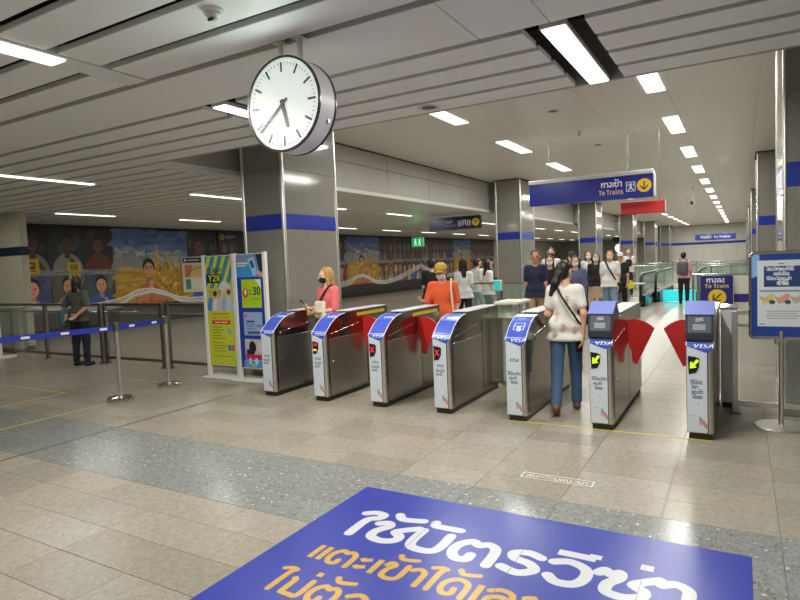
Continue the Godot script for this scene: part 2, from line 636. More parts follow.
func build_floor() -> void:
	var o := structure("floor")
	part("bed", bx(Vector3(-16.9, -0.2, -63), Vector3(6.8, -0.004, 7)), M.grout, o)
	part("far_paving", bx(Vector3(-16.6, -0.004, -63), Vector3(6.5, 0.0, -3.77 - 0.306 * 64)), M.screed, o)
	var list := []
	var i := 0
	for r: Array in tile_rows():
		for k in range(-27, 12):
			var x0 := -0.43 + 0.61 * k
			var x1 := x0 + 0.61
			x0 = maxf(x0, -16.6)
			x1 = minf(x1, 6.5)
			if x1 - x0 < 0.03:
				continue
			var c := Vector3((x0 + x1) / 2, 0, (r[0] + r[1]) / 2)
			var d := c - Vector3(0, 1.6, 0)
			var fwd := Vector3(-sin(deg_to_rad(30.0)), 0, -cos(deg_to_rad(30.0)))
			var depth := d.dot(fwd)
			var across := absf(d.dot(Vector3(-fwd.z, 0, fwd.x)))
			var seen := depth > 1.0 and across < depth * 0.75 + 0.5 and c.z < -1.2
			list.append([depth if seen else 1e6 + d.length(), x0, x1, r, i])
			i += 1
	list.sort_custom(func(a, b): return a[0] < b[0])
	var fields := [begin(), begin()]
	var count := 0
	var pick := RandomNumberGenerator.new()
	pick.seed = 5
	for t: Array in list:
		var r: Array = t[3]
		var gap := 0.0011
		var gz0 := 0.0011
		var gz1: float = 0.0022 if r[3] else 0.0011
		var lo := Vector3(t[1] + gap, -0.012, r[0] + gz0)
		var hi := Vector3(t[2] - gap, 0.0, r[1] - gz1)
		if count < 290:
			var m: Material = M.stripe[pick.randi() % 3] if r[2] else M.tiles[pick.randi() % 5]
			part("tile", bx(lo, hi, 0.0012), m, o)
		else:
			box(fields[1 if r[2] else 0], lo, hi)
		count += 1
	var a := part("tile_field", fields[0].commit(), M.tiles[0], o)
	a.set_meta("kind", "stuff")
	a = part("dark_tile_field", fields[1].commit(), M.stripe[0], o)
	a.set_meta("kind", "stuff")
	part("movement_joint", bx(Vector3(-5.69, -0.01, -5.4), Vector3(-5.65, 0.0006, 2.0)), mat(c8(84, 82, 78), 0.6), o)
	part("movement_joint", bx(Vector3(-0.436, -0.01, -5.5), Vector3(-0.424, 0.0006, -1.0)), mat(c8(120, 116, 106), 0.35), o)
	# floor marking tape
	var lines := [[-1.98, -0.22, -5.52, -5.482, "yellow tape line across the floor in front of the right gates"],
		[-6.857, -6.825, -4.45, -3.0, "yellow tape line running past the near queue post"],
		[-8.077, -8.045, -4.655, -3.2, "yellow tape line left of the queue posts meeting a crossing line"],
		[-9.75, -8.085, -4.647, -4.615, "yellow tape line crossing left toward the dark-clothed standing person"],
		[-11.8, -10.4, -5.597, -5.565, "yellow tape line by the glass fence at the far left"],
		[-8.25, -7.1, -5.642, -5.61, "short yellow tape line behind the near queue post"]]
	for l: Array in lines:
		var t := thing("floor_tape", l[4], "tape", Vector3((l[0] + l[1]) / 2, 0, (l[2] + l[3]) / 2), 0.0, "yellow floor tape")
		var h := Vector3((l[1] - l[0]) / 2, 0, (l[3] - l[2]) / 2)
		part("strip", bx(-h, h + Vector3(0, 0.0009, 0)), M.tape, t)
	floor_sticker()
	var ink := mat(c8(214, 210, 198), 0.4)
	var s := thing("floor_label", "small outlined label with white script on the beige floor", "label", Vector3(-1.16, 0, -4.14))
	var st := begin()
	var c := [Vector3(-0.25, 0.0009, 0.05), Vector3(0.255, 0.0009, 0.05), Vector3(0.255, 0.0009, -0.05), Vector3(-0.25, 0.0009, -0.05)]
	for k in 4:
		ribbon(st, c[k], c[(k + 1) % 4], 0.009)
	part("outline", st.commit(), ink, s)
	st = begin()
	thai_ribbons(st, "สนสโสมหนวนา", Vector3(-0.22, 0.0009, 0.028), 0.042, 0.009, 1.22)
	part("script", st.commit(), ink, s)

func floor_sticker() -> void:
	var cv := Canvas.new(2048, 1806, c8(37, 52, 154))
	var white := c8(200, 201, 206)
	var gold := c8(198, 154, 58)
	thai(cv, "ใช้บัตรวีซ่า", 205, 572, 190, 54, white, 1.44)
	thai(cv, "แตะเข้าได้เลย", 205, 860, 128, 30, gold, 1.3)
	thai(cv, "ไม่ต้อง", 205, 1152, 128, 30, gold, 1.3)
	var tex := cv.texture()
	var m := printed(tex, 0.3)
	var t := thing("floor_sticker", "large blue floor sticker with white and yellow Thai lettering", "floor sticker", Vector3(-1.15, 0, -2.4))
	var xs := [-2.34, -1.646, -1.041, -0.43, 0.04]
	for i in 4:
		var a: float = xs[i] + (0.0 if i == 0 else 0.0015)
		var b: float = xs[i + 1] - (0.0 if i == 3 else 0.0015)
		var st := begin()
		var lo := Vector3(a + 1.15, 0, -3.46 + 2.4)
		var hi := Vector3(b + 1.15, 0.0014, -1.36 + 2.4)
		var y := Vector3(0, 0.0014, 0)
		quad(st, Vector3(lo.x, 0, hi.z) + y, Vector3(hi.x, 0, hi.z) + y, Vector3(hi.x, 0, lo.z) + y, Vector3(lo.x, 0, lo.z) + y, Rect2((a + 2.34) / 2.38, 0, (b - a) / 2.38, 1))
		part("vinyl_sheet", st.commit(), m, t)

func build_ceiling() -> void:
	var o := structure("ceiling")
	# dark void above the slats, closed on top
	part("void_cover", bx(Vector3(-16.9, 3.6, -5.3), Vector3(6.8, 3.7, 7.3)), M.plenum, o)
	part("void_cover", bx(Vector3(-16.9, 3.6, -63), Vector3(-6.8, 3.7, -5.3)), M.plenum, o)
	part("void_cover", bx(Vector3(1.45, 3.6, -63), Vector3(6.8, 3.7, -5.3)), M.plenum, o)
	part("slab", bx(Vector3(-6.9, 4.0, -63), Vector3(1.5, 4.15, -5.3)), M.plenum, o)
	var near := [[-16.5, -13.64], [-13.46, -9.04], [-8.86, -4.11], [-3.865, 1.9], [2.1, 6.5]]
	var slot := [[-16.5, -13.64], [-13.46, -9.04], [-8.86, -4.2], [-3.8, -1.225], [-0.835, 1.9], [2.1, 6.5]]
	var meshes := {}
	var slat := func(x0: float, x1: float, zf: float, zn: float) -> void:
		var key := "%.2f" % (x1 - x0)
		var half := (x1 - x0) / 2 - 0.002
		if not meshes.has(key):
			meshes[key] = bx(Vector3(-half, 0, -0.149), Vector3(half, 0.042, 0.149), 0.004)
		part("slat", meshes[key], M.slat, o, Vector3((x0 + x1) / 2, SOFFIT, zf + 0.149))
	for k in 8:
		for s: Array in near:
			slat.call(s[0], s[1], -3.02 + 0.38 * k, -3.02 + 0.38 * (k + 1))
	for k in 18:
		slat.call(-16.5, 6.5, 0.02 + 0.38 * k, 0.40 + 0.38 * k)
	for k in 4:
		for s: Array in slot:
			slat.call(s[0], s[1], -3.77 - 0.375 * (k + 1), -3.77 - 0.375 * k)
	# the broad plain course between the two groups of slats
	for s: Array in [[-16.5, -13.64], [-13.46, -9.04], [-8.86, -4.1], [-4.095, -1.5], [-1.495, -1.03], [-1.025, 1.9], [1.905, 6.5]]:
		part("broad_panel", bx(Vector3(s[0], SOFFIT, -3.77), Vector3(s[1], SOFFIT + 0.042, -3.1), 0.004), M.slat, o)
	# slats of the left aisle beyond the edge
	var aisle := [[-16.5, -13.64], [-13.46, -9.04], [-8.86, -6.98]]
	var far := begin()
	for k in 150:
		var z1 := -5.27 - 0.38 * k
		if k < 24:
			for s: Array in aisle:
				slat.call(s[0], s[1], z1 - 0.38, z1)
		else:
			for s: Array in aisle:
				box(far, Vector3(s[0], SOFFIT, z1 - 0.38), Vector3(s[1], SOFFIT + 0.042, z1 - 0.082))
		box(far, Vector3(1.6, SOFFIT, z1 - 0.38), Vector3(6.5, SOFFIT + 0.042, z1 - 0.082))
	var f := part("slat_field", far.commit(), M.slat, o)
	f.set_meta("kind", "stuff")
	# channels that carry the light strips along the aisles
	for c: Array in [[-13.55, 0.085, 7.0, -62.9], [-8.95, 0.085, 7.0, -62.9], [-3.9875, 0.105, 7.0, -3.03], [2.0, 0.09, 7.0, -5.2]]:
		part("channel", bx(Vector3(c[0] - c[1], SOFFIT - 0.004, c[3]), Vector3(c[0] + c[1], SOFFIT + 0.09, c[2]), 0.004), M.slat_side, o)
	part("edge_channel", bx(Vector3(-6.96, SOFFIT - 0.02, -62.9), Vector3(-6.735, SOFFIT + 0.06, -5.28), 0.006), M.slat_side, o)
	# smooth panels of the high ceiling
	var pm := bx(Vector3(-0.581, 0, -1.198), Vector3(0.581, 0.03, 1.198), 0.003)
	for i in 7:
		for k in 24:
			part("panel", pm, M.panel, o, Vector3(-6.75 + 1.1643 * (i + 0.5), HALL, -5.3 - 2.4 * (k + 0.5)))

func column_at(x0: float, x1: float, z: float, label: String) -> void:
	var t := thing("column", label, "column", Vector3((x0 + x1) / 2, 0, z - 0.65), 0.0, "polished stone columns of the hall")
	var hx := (x1 - x0) / 2
	var hz := 0.65
	# four stone courses with open joints
	var ys := [0.0, 1.08, 2.155, 3.02, HALL]
	for i in 4:
		if i == 2:
			continue
		part("stone_course", bx(Vector3(-hx, ys[i] + 0.001, -hz), Vector3(hx, ys[i + 1] - 0.001, hz), 0.004), M.granite, t)
	part("stone_course", bx(Vector3(-hx, 2.375, -hz), Vector3(hx, 3.019, hz), 0.004), M.granite, t)
	part("blue_band", bx(Vector3(-hx - 0.002, 2.156, -hz - 0.002), Vector3(hx + 0.002, 2.374, hz + 0.002), 0.002), M.band, t)
	for sx: float in [-1.0, 1.0]:
		for sz: float in [-1.0, 1.0]:
			var st := begin()
			tube(st, [Vector3(sx * (hx - 0.012), 0.002, sz * (hz - 0.012)), Vector3(sx * (hx - 0.012), HALL - 0.002, sz * (hz - 0.012))], 0.032 if x0 < 0 else 0.02, 12)
			part("corner_bead", st.commit(), M.steel, t)
	part("skirting", bx(Vector3(-hx - 0.012, 0.0, -hz - 0.012), Vector3(hx + 0.012, 0.12, hz + 0.012), 0.004), M.brushed, t)
	part("ceiling_collar", bx(Vector3(-hx - 0.03, HALL - 0.03, -hz - 0.03), Vector3(hx + 0.03, HALL - 0.001, hz + 0.03)), M.shadow_gap, t)

func build_columns() -> void:
	var order := ["nearest", "second", "third", "fourth", "fifth", "farthest"]
	for i in 6:
		column_at(-6.48, -5.7, COLUMN_Z[i], ["polished grey stone column with blue band behind the poster boards", "second grey stone column of the left row, beside the navy shirt man", "third grey stone column of the left row, beyond the masked walkers", "fourth grey stone column of the left row", "fifth grey stone column of the left row", "farthest grey stone column of the left row"][i])
	for i in 6:
		column_at(0.34, 1.12, COLUMN_Z[i], ["grey stone column with blue band at the right picture edge", "second grey stone column of the right row", "third grey stone column of the right row", "fourth grey stone column of the right row", "fifth grey stone column of the right row", "farthest grey stone column of the right row"][i])

# ---------------------------------------------------------------- luminaires
func luminaire(label: String, group: String, x: float, y: float, z_near: float, length: float, width: float, energy: float, called := "ceiling_light") -> void:
	var t := thing(called, label, "ceiling light", Vector3(x, y, z_near - length / 2), 0.0, group)
	var hw := width / 2
	var hl := length / 2
	part("housing", bx(Vector3(-hw - 0.012, 0.0, -hl - 0.012), Vector3(hw + 0.012, 0.035, hl + 0.012), 0.003), M.frame_white, t)
	part("diffuser", bx(Vector3(-hw, -0.012, -hl), Vector3(hw, 0.0, hl), 0.003), M.light, t)
	var a := AreaLight3D.new()
	a.name = "lamp"
	a.area_size = Vector2(width, length)
	a.area_normalize_energy = true
	a.light_energy = energy * 2.85
	a.light_color = Color(1.0, 0.995, 0.965)
	a.area_range = 60.0
	a.shadow_enabled = true
	a.rotation.x = -PI / 2
	a.position = Vector3(0, -0.02, 0)
	t.add_child(a)

func build_luminaires() -> void:
	# two lights set deep in slots of the slat ceiling
	for i in 2:
		var x: float = [-1.03, -4.0][i]
		luminaire(["large bright strip light in the open slot of the slat ceiling", "strip light in the slat ceiling half hidden behind the clock"][i], "", x, SOFFIT - 0.002, -3.85, 1.41, 0.15, 2.6)
	luminaire("strip light in the ceiling channel at the upper left corner", "", -3.9875, SOFFIT - 0.006, -0.95, 1.47, 0.165, 2.2)
	for i in 2:
		luminaire("strip light of the slat ceiling behind the viewer", "strip lights behind the viewer", [-1.0, 2.0][i], SOFFIT - 0.006, -0.2 if i == 0 else -0.9, 1.4, 0.16, 1.4)
	for i in 3:
		luminaire("strip light of the slat ceiling behind the viewer", "strip lights behind the viewer", [-8.95, -3.9875, 1.5][i], SOFFIT - 0.006, 4.2, 1.4, 0.16, 1.4)
	var zs := [-4.46, -7.8, -11.4, -14.95, -18.5, -22.2, -25.8, -29.4, -33.0, -36.6, -40.2, -43.8, -47.4, -51.0, -54.6]
	for i in zs.size():
		luminaire("%s strip light of the aisle row nearer the columns" % ["first, leftmost", "second", "third", "fourth", "fifth", "sixth", "seventh", "eighth", "ninth", "tenth", "eleventh", "twelfth", "thirteenth", "fourteenth", "farthest"][i], "strip lights of the inner aisle row", -8.95, SOFFIT - 0.006, zs[i], 1.38, 0.11, 0.9)
	zs = [-4.4, -7.9, -11.35, -14.9, -18.6, -22.2, -25.8, -29.5, -33.1, -36.7, -40.3, -43.9, -47.5, -51.1, -54.7]
	for i in zs.size():
		luminaire("%s strip light of the aisle row beside the mural" % ["first, leftmost", "second", "third", "fourth", "fifth", "sixth", "seventh", "eighth", "ninth", "tenth", "eleventh", "twelfth", "thirteenth", "fourteenth", "farthest"][i], "strip lights of the outer aisle row", -13.55, SOFFIT - 0.006, zs[i], 1.45, 0.11, 0.75)
	zs = []
	for i in 15:
		zs.append(-8.0 - 3.58 * i)
	for i in zs.size():
		for r in 2:
			luminaire("%s panel ceiling light of the %s row over the hall" % [["nearest", "second", "third", "fourth", "fifth", "sixth", "seventh", "eighth", "ninth", "tenth", "eleventh", "twelfth", "thirteenth", "fourteenth", "farthest"][i], ["right", "left"][r]], "panel lights of the %s hall row" % ["right", "left"][r], [-1.08, -4.19][r], HALL - 0.001, zs[i], 1.62, 0.25, 2.6)

# ---------------------------------------------------------------- ticket gates
const PROFILE := [[0.0, 0.055], [0.0, 0.80], [0.05, 0.848], [0.12, 0.91], [0.2, 0.958], [0.3, 0.995], [0.42, 1.012], [0.6, 1.022], [0.9, 1.028]]

func gate_front_print(kind: String) -> ImageTexture:
	var cv := Canvas.new(300, 1480, c8(206, 214, 222))
	var ink := c8(58, 74, 120)
	var grey := c8(104, 112, 132)
	if kind == "plain" or kind == "lamp":
		letters(cv, "VISA", 60, 622, 58, ink, true, 0.25)
		for i in 2:
			thai(cv, ["บัตรวีซ่า", "แตะเข้า"][i], 46, 722 + i * 78, 44, 11, grey, 1.0)
	elif kind == "card":
		letters(cv, "VISA", 60, 430, 64, ink, true, 0.25)
		for i in 3:
			thai(cv, ["ใช้บัตรวีซ่า", "แตะเข้า", "ได้เลย"][i], 26 + i * 26, 690 + i * 86, 44, 12, grey, 1.0)
	elif kind == "arrow":
		for i in 3:
			thai(cv, ["ใช้บัตรวีซ่า", "แตะเข้า", "ได้เลย"][i], 26 + i * 26, 690 + i * 86, 44, 12, grey, 1.0)
	else:
		for i in 4:
			thai(cv, ["ใช้บัตร", "วีซ่า", "แตะเข้า", "ได้เลย"][i], 50 + i * 8, 650 + i * 84, 48, 13, grey, 1.0)
	cv.oval(166, 985, 9, 12, c8(86, 94, 116))
	cv.oval(190, 1040, 6, 7, c8(150, 158, 172))
	for i in 3:
		cv.rect(60 + i * 26, 1196, 16, 10, c8(128, 138, 158))
	# a hand holding a card, lower right
	cv.stroke([Vector2(296, 1390), Vector2(236, 1290)], 54, c8(190, 138, 122))
	for i in 4:
		cv.stroke([Vector2(246 - i * 10, 1290 + i * 22), Vector2(196 - i * 6, 1232 + i * 30)], 17, c8(198, 148, 132))
	cv.poly(PackedVector2Array([Vector2(178, 1226), Vector2(214, 1212), Vector2(222, 1290), Vector2(188, 1300)]), c8(120, 134, 188))
	return cv.texture()

func gate_cover_print(kind: String) -> ImageTexture:
	var blue := c8(66, 88, 188)
	var cv := Canvas.new(348, 1200, blue)
	# v runs from the lower tip (bottom of the picture) back over the top
	var white := c8(226, 230, 240)
	cv.rect(0, 1016, 348, 10, white)
	letters(cv, "VISA", 84, 1122, 74, white, true, 0.25, 1.2)
	if kind == "card":
		cv.stroke([Vector2(90, 820), Vector2(90, 620), Vector2(262, 620), Vector2(262, 820), Vector2(200, 820)], 14, white)
		cv.stroke([Vector2(90, 820), Vector2(130, 820)], 14, white)
		cv.stroke([Vector2(120, 720), Vector2(220, 720), Vector2(226, 700)], 16, white)
		for i in 4:
			cv.stroke([Vector2(150 + i * 18, 740), Vector2(158 + i * 18, 850 + 14 * (i % 2))], 13, white)
		letters(cv, "VISA", 70, 470, 44, c8(190, 198, 226), true, 0.25, 1.2)
	else:
		letters(cv, "VISA", 90, 500, 92, white, true, 0.25, 1.15)
	return cv.texture()

# a strip that follows the gate's profile, pushed out by "lift", with the print wound over it
func cover_strip(x0: float, x1: float, lift: float, reach: float) -> Mesh:
	var pts := [Vector2(0.0 - lift, 0.745), Vector2(-lift, 0.80)]
	for i in range(2, PROFILE.size()):
		var a := Vector2(PROFILE[i - 1][0], PROFILE[i - 1][1])
		var b := Vector2(PROFILE[i][0], PROFILE[i][1])
		var n := Vector2(-(b - a).y, (b - a).x).normalized()
		if b.x > reach:
			break
		pts.append(b + n * lift)
	var total := 0.60
	var st := begin()
	var run := 0.0
	for i in pts.size() - 1:
		var a: Vector2 = pts[i]
		var b: Vector2 = pts[i + 1]
		var step := (b - a).length()
		var v0 := 1.0 - run / total
		var v1 := 1.0 - (run + step) / total
		var n := Vector3(0, (b - a).x, (b - a).y).normalized()
		if i == 0:
			# tongue: a triangle that points down at the right of the front
			var q := [Vector3(x0, b.y, -b.x), Vector3(x0 + (x1 - x0) * 0.72, a.y, -a.x), Vector3(x1, b.y - 0.02, -b.x), Vector3(x1, b.y, -b.x)]
			var us := [Vector2(0, v1), Vector2(0.72, v0), Vector2(1, v1 + 0.03), Vector2(1, v1)]
			for k in [0, 2, 1, 0, 3, 2]:
				vert(st, q[k], Vector3.BACK, us[k])
		else:
			quad(st, Vector3(x0, a.y, -a.x), Vector3(x1, a.y, -a.x), Vector3(x1, b.y, -b.x), Vector3(x0, b.y, -b.x), Rect2(0, v1, 1, v0 - v1))
			for s in 2:
				var x: float = x0 if s == 0 else x1
				var down := Vector3(0, -lift, 0)
				var p := Vector3(x, a.y, -a.x)
				var r := Vector3(x, b.y, -b.x)
				if s == 0:
					quad(st, p + down, p, r, r + down, Rect2(0.02, v1, 0.02, 0.01))
				else:
					quad(st, p, p + down, r + down, r, Rect2(0.98, v1, 0.02, 0.01))
		run += step
	return st.commit()

func build_gates() -> void:
	var hw := 0.1
	var kinds := ["plain", "lamp", "lamp", "lamp", "card", "arrow", "arrow_long"]
	var labels := ["leftmost steel ticket gate, beside the blue poster board, no lit symbol", "second ticket gate from the left, its small display red above yellow", "third ticket gate from the left, red symbol, yellow side strip",
		"fourth ticket gate from the left, red symbol, in front of the glass counter", "ticket gate with a white card icon on its blue top", "ticket gate with dark card reader and green arrow, left of the open red flaps", "rightmost ticket gate with dark card reader and green arrow"]
	var prints := {}
	var covers := {}
	for k in ["plain", "card", "arrow", "arrow_long"]:
		prints[k] = printed(gate_front_print(k), 0.3)
	prints["lamp"] = prints["plain"]
	covers["card"] = printed(gate_cover_print("card"), 0.28)
	covers["plain"] = printed(gate_cover_print("plain"), 0.28)
	var flap_poly := PackedVector2Array([Vector2(0.0, 0.72), Vector2(0.045, 0.6), Vector2(0.05, 0.5), Vector2(0.095, 0.475), Vector2(0.265, 0.845), Vector2(0.22, 0.885), Vector2(0.16, 0.92), Vector2(0.1, 0.938), Vector2(0.04, 0.935), Vector2(0.0, 0.92)])
	var side := mat(c8(150, 147, 140), 0.17, 1.0)
	var red_x := glowing(c8(230, 30, 40), 0.55)
	var lime := glowing(c8(190, 240, 30), 0.85)
	var amber := glowing(c8(255, 190, 40), 0.6)
	for i in 7:
		var length := 1.42 if i < 4 else 1.76
		var kind: String = kinds[i]
		var t := thing("ticket_gate", labels[i], "ticket gate", Vector3(-5.12 + 0.802 * i, 0, -5.5), 0.0, "ticket gates in the row")
		var prof := PackedVector2Array()
		for p: Array in PROFILE:
			prof.append(Vector2(p[0], p[1]))
		prof.append(Vector2(length - 0.02, 1.03))
		prof.append(Vector2(length, 1.01))
		prof.append(Vector2(length, 0.055))
		part("body", slabbed(prof, Vector3(-hw, 0, 0), Vector3.FORWARD, Vector3.UP, Vector3(2 * hw - 0.035, 0, 0)), side, t)
		var flank := PackedVector2Array([Vector2(0.035, 0.055), Vector2(0.035, 0.833)])
		for p in range(3, prof.size()):
			flank.append(prof[p])
		part("flank", slabbed(flank, Vector3(hw - 0.035, 0, 0), Vector3.FORWARD, Vector3.UP, Vector3(0.035, 0, 0)), side, t)
		part("rounded_corner", rod(Vector3(hw - 0.035, 0.055, -0.035), Vector3(hw - 0.035, 0.815, -0.035), 0.035, 24), M.steel, t)
		part("plinth", bx(Vector3(-hw + 0.012, 0, -length + 0.02), Vector3(hw - 0.012, 0.056, -0.014), 0.004), M.plinth, t)
		# rounded front corners
		part("corner_trim", rod(Vector3(-hw + 0.004, 0.06, -0.006), Vector3(-hw + 0.004, 0.79, -0.006), 0.008, 12), M.steel, t)
		part("front_panel", sheet(Vector3(-hw + 0.005, 0.066, 0.0035), Vector3(0.148, 0, 0), Vector3(0, 0.735, 0)), prints[kind], t)
		part("front_backing", bx(Vector3(-hw + 0.003, 0.062, -0.001), Vector3(-hw + 0.155, 0.80, 0.003)), M.offwhite, t)
		var cov := part("top_cover", cover_strip(-hw - 0.003, hw + 0.003, 0.005, 0.43), covers["card" if kind == "card" else "plain"], t)
		for s: float in [-1.0, 1.0]:
			var pts := []
			for p in range(1, 7):
				pts.append(Vector3(s * (hw + 0.002), PROFILE[p][1] + 0.002, -PROFILE[p][0] + 0.002))
			var st := begin()
			tube(st, pts, 0.0045, 6)
			part("edge_line", st.commit(), M.white, cov)
		# side plates, seams and the slanting lid line
		for s: float in [-1.0, 1.0]:
			var x0 := s * hw
			var lo := minf(x0, x0 + s * 0.004)
			var hi := maxf(x0, x0 + s * 0.004)
			part("side_plate", bx(Vector3(lo, 0.085, -0.86), Vector3(hi, 0.735, -0.075), 0.0015), M.brushed if i < 4 else side, t)
			part("side_plate", bx(Vector3(lo, 0.085, -length + 0.03), Vector3(hi, 0.90, -0.875), 0.0015), side, t)
			var st := begin()
			tube(st, [Vector3(x0 + s * 0.002, 0.79, -0.1), Vector3(x0 + s * 0.002, 0.868, -0.7)], 0.003, 6)
			part("lid_line", st.commit(), M.chrome, t)
			for b in 2:
				part("screw", lathed([Vector2(0.0, 0.004), Vector2(0.007, 0.003), Vector2(0.009, 0.0)], 10, Vector3(x0, 0.89 + b * 0.045, -0.33 - b * 0.16), Basis(Vector3.BACK, -s * PI / 2)), M.black, t)
		part("top_plate", bx(Vector3(-hw + 0.004, 1.024, -length + 0.03), Vector3(hw - 0.004, 1.036, -0.5), 0.003), M.top_plate, t)
		part("lock", lathed([Vector2(0.0, 0.006), Vector2(0.008, 0.005), Vector2(0.01, 0.0)], 12, Vector3(hw + 0.004, 0.46, -0.13), Basis(Vector3.BACK, -PI / 2)), M.chrome, t)
		if i < 3 or i == 4:
			part("yellow_strip", bx(Vector3(hw, 0.952, -length + 0.08), Vector3(hw + 0.003, 0.992, -0.68)), M.yellow, t)
		if kind == "lamp" or kind.begins_with("arrow"):
			var ind := part("display", slabbed(PackedVector2Array([Vector2(-0.076, 0.715), Vector2(-0.02, 0.708), Vector2(0.012, 0.695), Vector2(0.008, 0.62), Vector2(-0.016, 0.572), Vector2(-0.07, 0.56)]), Vector3(-0.014, 0, 0.003), Vector3.RIGHT, Vector3.UP, Vector3(0, 0, 0.004)), M.black, t)
			if kind.begins_with("arrow"):
				var o := Vector3(-0.044, 0.638, 0.0072)
				part("lit_arrow", slabbed(PackedVector2Array([Vector2(0.034, 0.046), Vector2(0.018, 0.048), Vector2(-0.012, 0.005), Vector2(-0.012, 0.03), Vector2(-0.028, 0.024), Vector2(-0.03, -0.03), Vector2(0.022, -0.018), Vector2(0.014, -0.006), Vector2(0.002, -0.006), Vector2(0.036, 0.03)]), o, Vector3.RIGHT, Vector3.UP, Vector3(0, 0, 0.001)), lime, ind)
			elif i == 1:
				part("lit_bar", slabbed(PackedVector2Array([Vector2(-0.055, 0.66), Vector2(-0.01, 0.66), Vector2(-0.01, 0.69), Vector2(-0.055, 0.69)]), Vector3(-0.014, 0, 0.0072), Vector3.RIGHT, Vector3.UP, Vector3(0, 0, 0.001)), red_x, ind)
				part("lit_bar", slabbed(PackedVector2Array([Vector2(-0.065, 0.60), Vector2(-0.015, 0.60), Vector2(-0.015, 0.622), Vector2(-0.065, 0.622)]), Vector3(-0.014, 0, 0.0072), Vector3.RIGHT, Vector3.UP, Vector3(0, 0, 0.001)), amber, ind)
			else:
				for s: float in [-1.0, 1.0]:
					var st := begin()
					var c := Vector3(-0.05, 0.645, 0.0078)
					var d := Vector3(0.022, 0.03 * s, 0)
					tube(st, [c - d, c + d], 0.0065, 6)
					part("lit_bar", st.commit(), red_x, ind)
		if kind.begins_with("arrow"):
			var rd := part("card_reader", slabbed(PackedVector2Array([Vector2(0.03, 0.835), Vector2(-0.008, 0.86), Vector2(-0.008, 0.90), Vector2(0.02, 1.06), Vector2(0.2, 1.155), Vector2(0.24, 1.14), Vector2(0.36, 1.02), Vector2(0.3, 0.985), Vector2(0.12, 0.9)]), Vector3(-hw - 0.008, 0, 0), Vector3.FORWARD, Vector3.UP, Vector3(2 * hw + 0.016, 0, 0)), M.reader, t)
			var n := Vector3(0, 0.028, 0.16).normalized()
			var up := Vector3(0, 0.16, -0.028).normalized()
			var st := begin()
			slab(st, PackedVector2Array([Vector2(-0.088, 0.012), Vector2(0.088, 0.012), Vector2(0.088, 0.155), Vector2(-0.088, 0.155)]), Vector3(0, 0.90, 0.008) + n * 0.0005, Vector3.RIGHT, up, n * 0.003)
			part("reader_window", st.commit(), mat(c8(92, 96, 106), 0.15), rd)
			st = begin()
			slab(st, PackedVector2Array([Vector2(-0.05, 0.035), Vector2(0.045, 0.035), Vector2(0.045, 0.085), Vector2(-0.05, 0.085)]), Vector3(0, 0.90, 0.008) + n * 0.0036, Vector3.RIGHT, up, n * 0.001)
			part("reader_screen", st.commit(), mat(c8(150, 154, 160), 0.2), rd)
			st = begin()
			for k in 3:
				var y := 0.108 + k * 0.011
				tube(st, [Vector3(-0.03, 0.90, 0.008) + up * y + n * 0.0045, Vector3(0.03, 0.90, 0.008) + up * (y + 0.008) + n * 0.0045], 0.002, 5)
			part("contactless_mark", st.commit(), M.white, rd)
			st = begin()
			slab(st, PackedVector2Array([Vector2(0.01, 1.06), Vector2(0.2, 1.16), Vector2(0.2, 1.166), Vector2(0.006, 1.066)]), Vector3(-hw - 0.01, 0, 0), Vector3.FORWARD, Vector3.UP, Vector3(2 * hw + 0.02, 0, 0))
			part("reader_lid", st.commit(), M.reader_lid, rd)
		# fan-shaped flaps across the lanes
		var spots := []
		if i in [1, 2, 5]:
			spots.append(1.0)
		if i in [2, 3, 6]:
			spots.append(-1.0)
		for s: float in spots:
			var st := begin()
			slab(st, flap_poly, Vector3(s * (hw - 0.005), 0, -0.83), Vector3(s, 0, 0), Vector3.UP, Vector3(0, 0, 0.022))
			part("flap", st.commit(), M.red, t, Vector3.ZERO, "red fan-shaped flap")

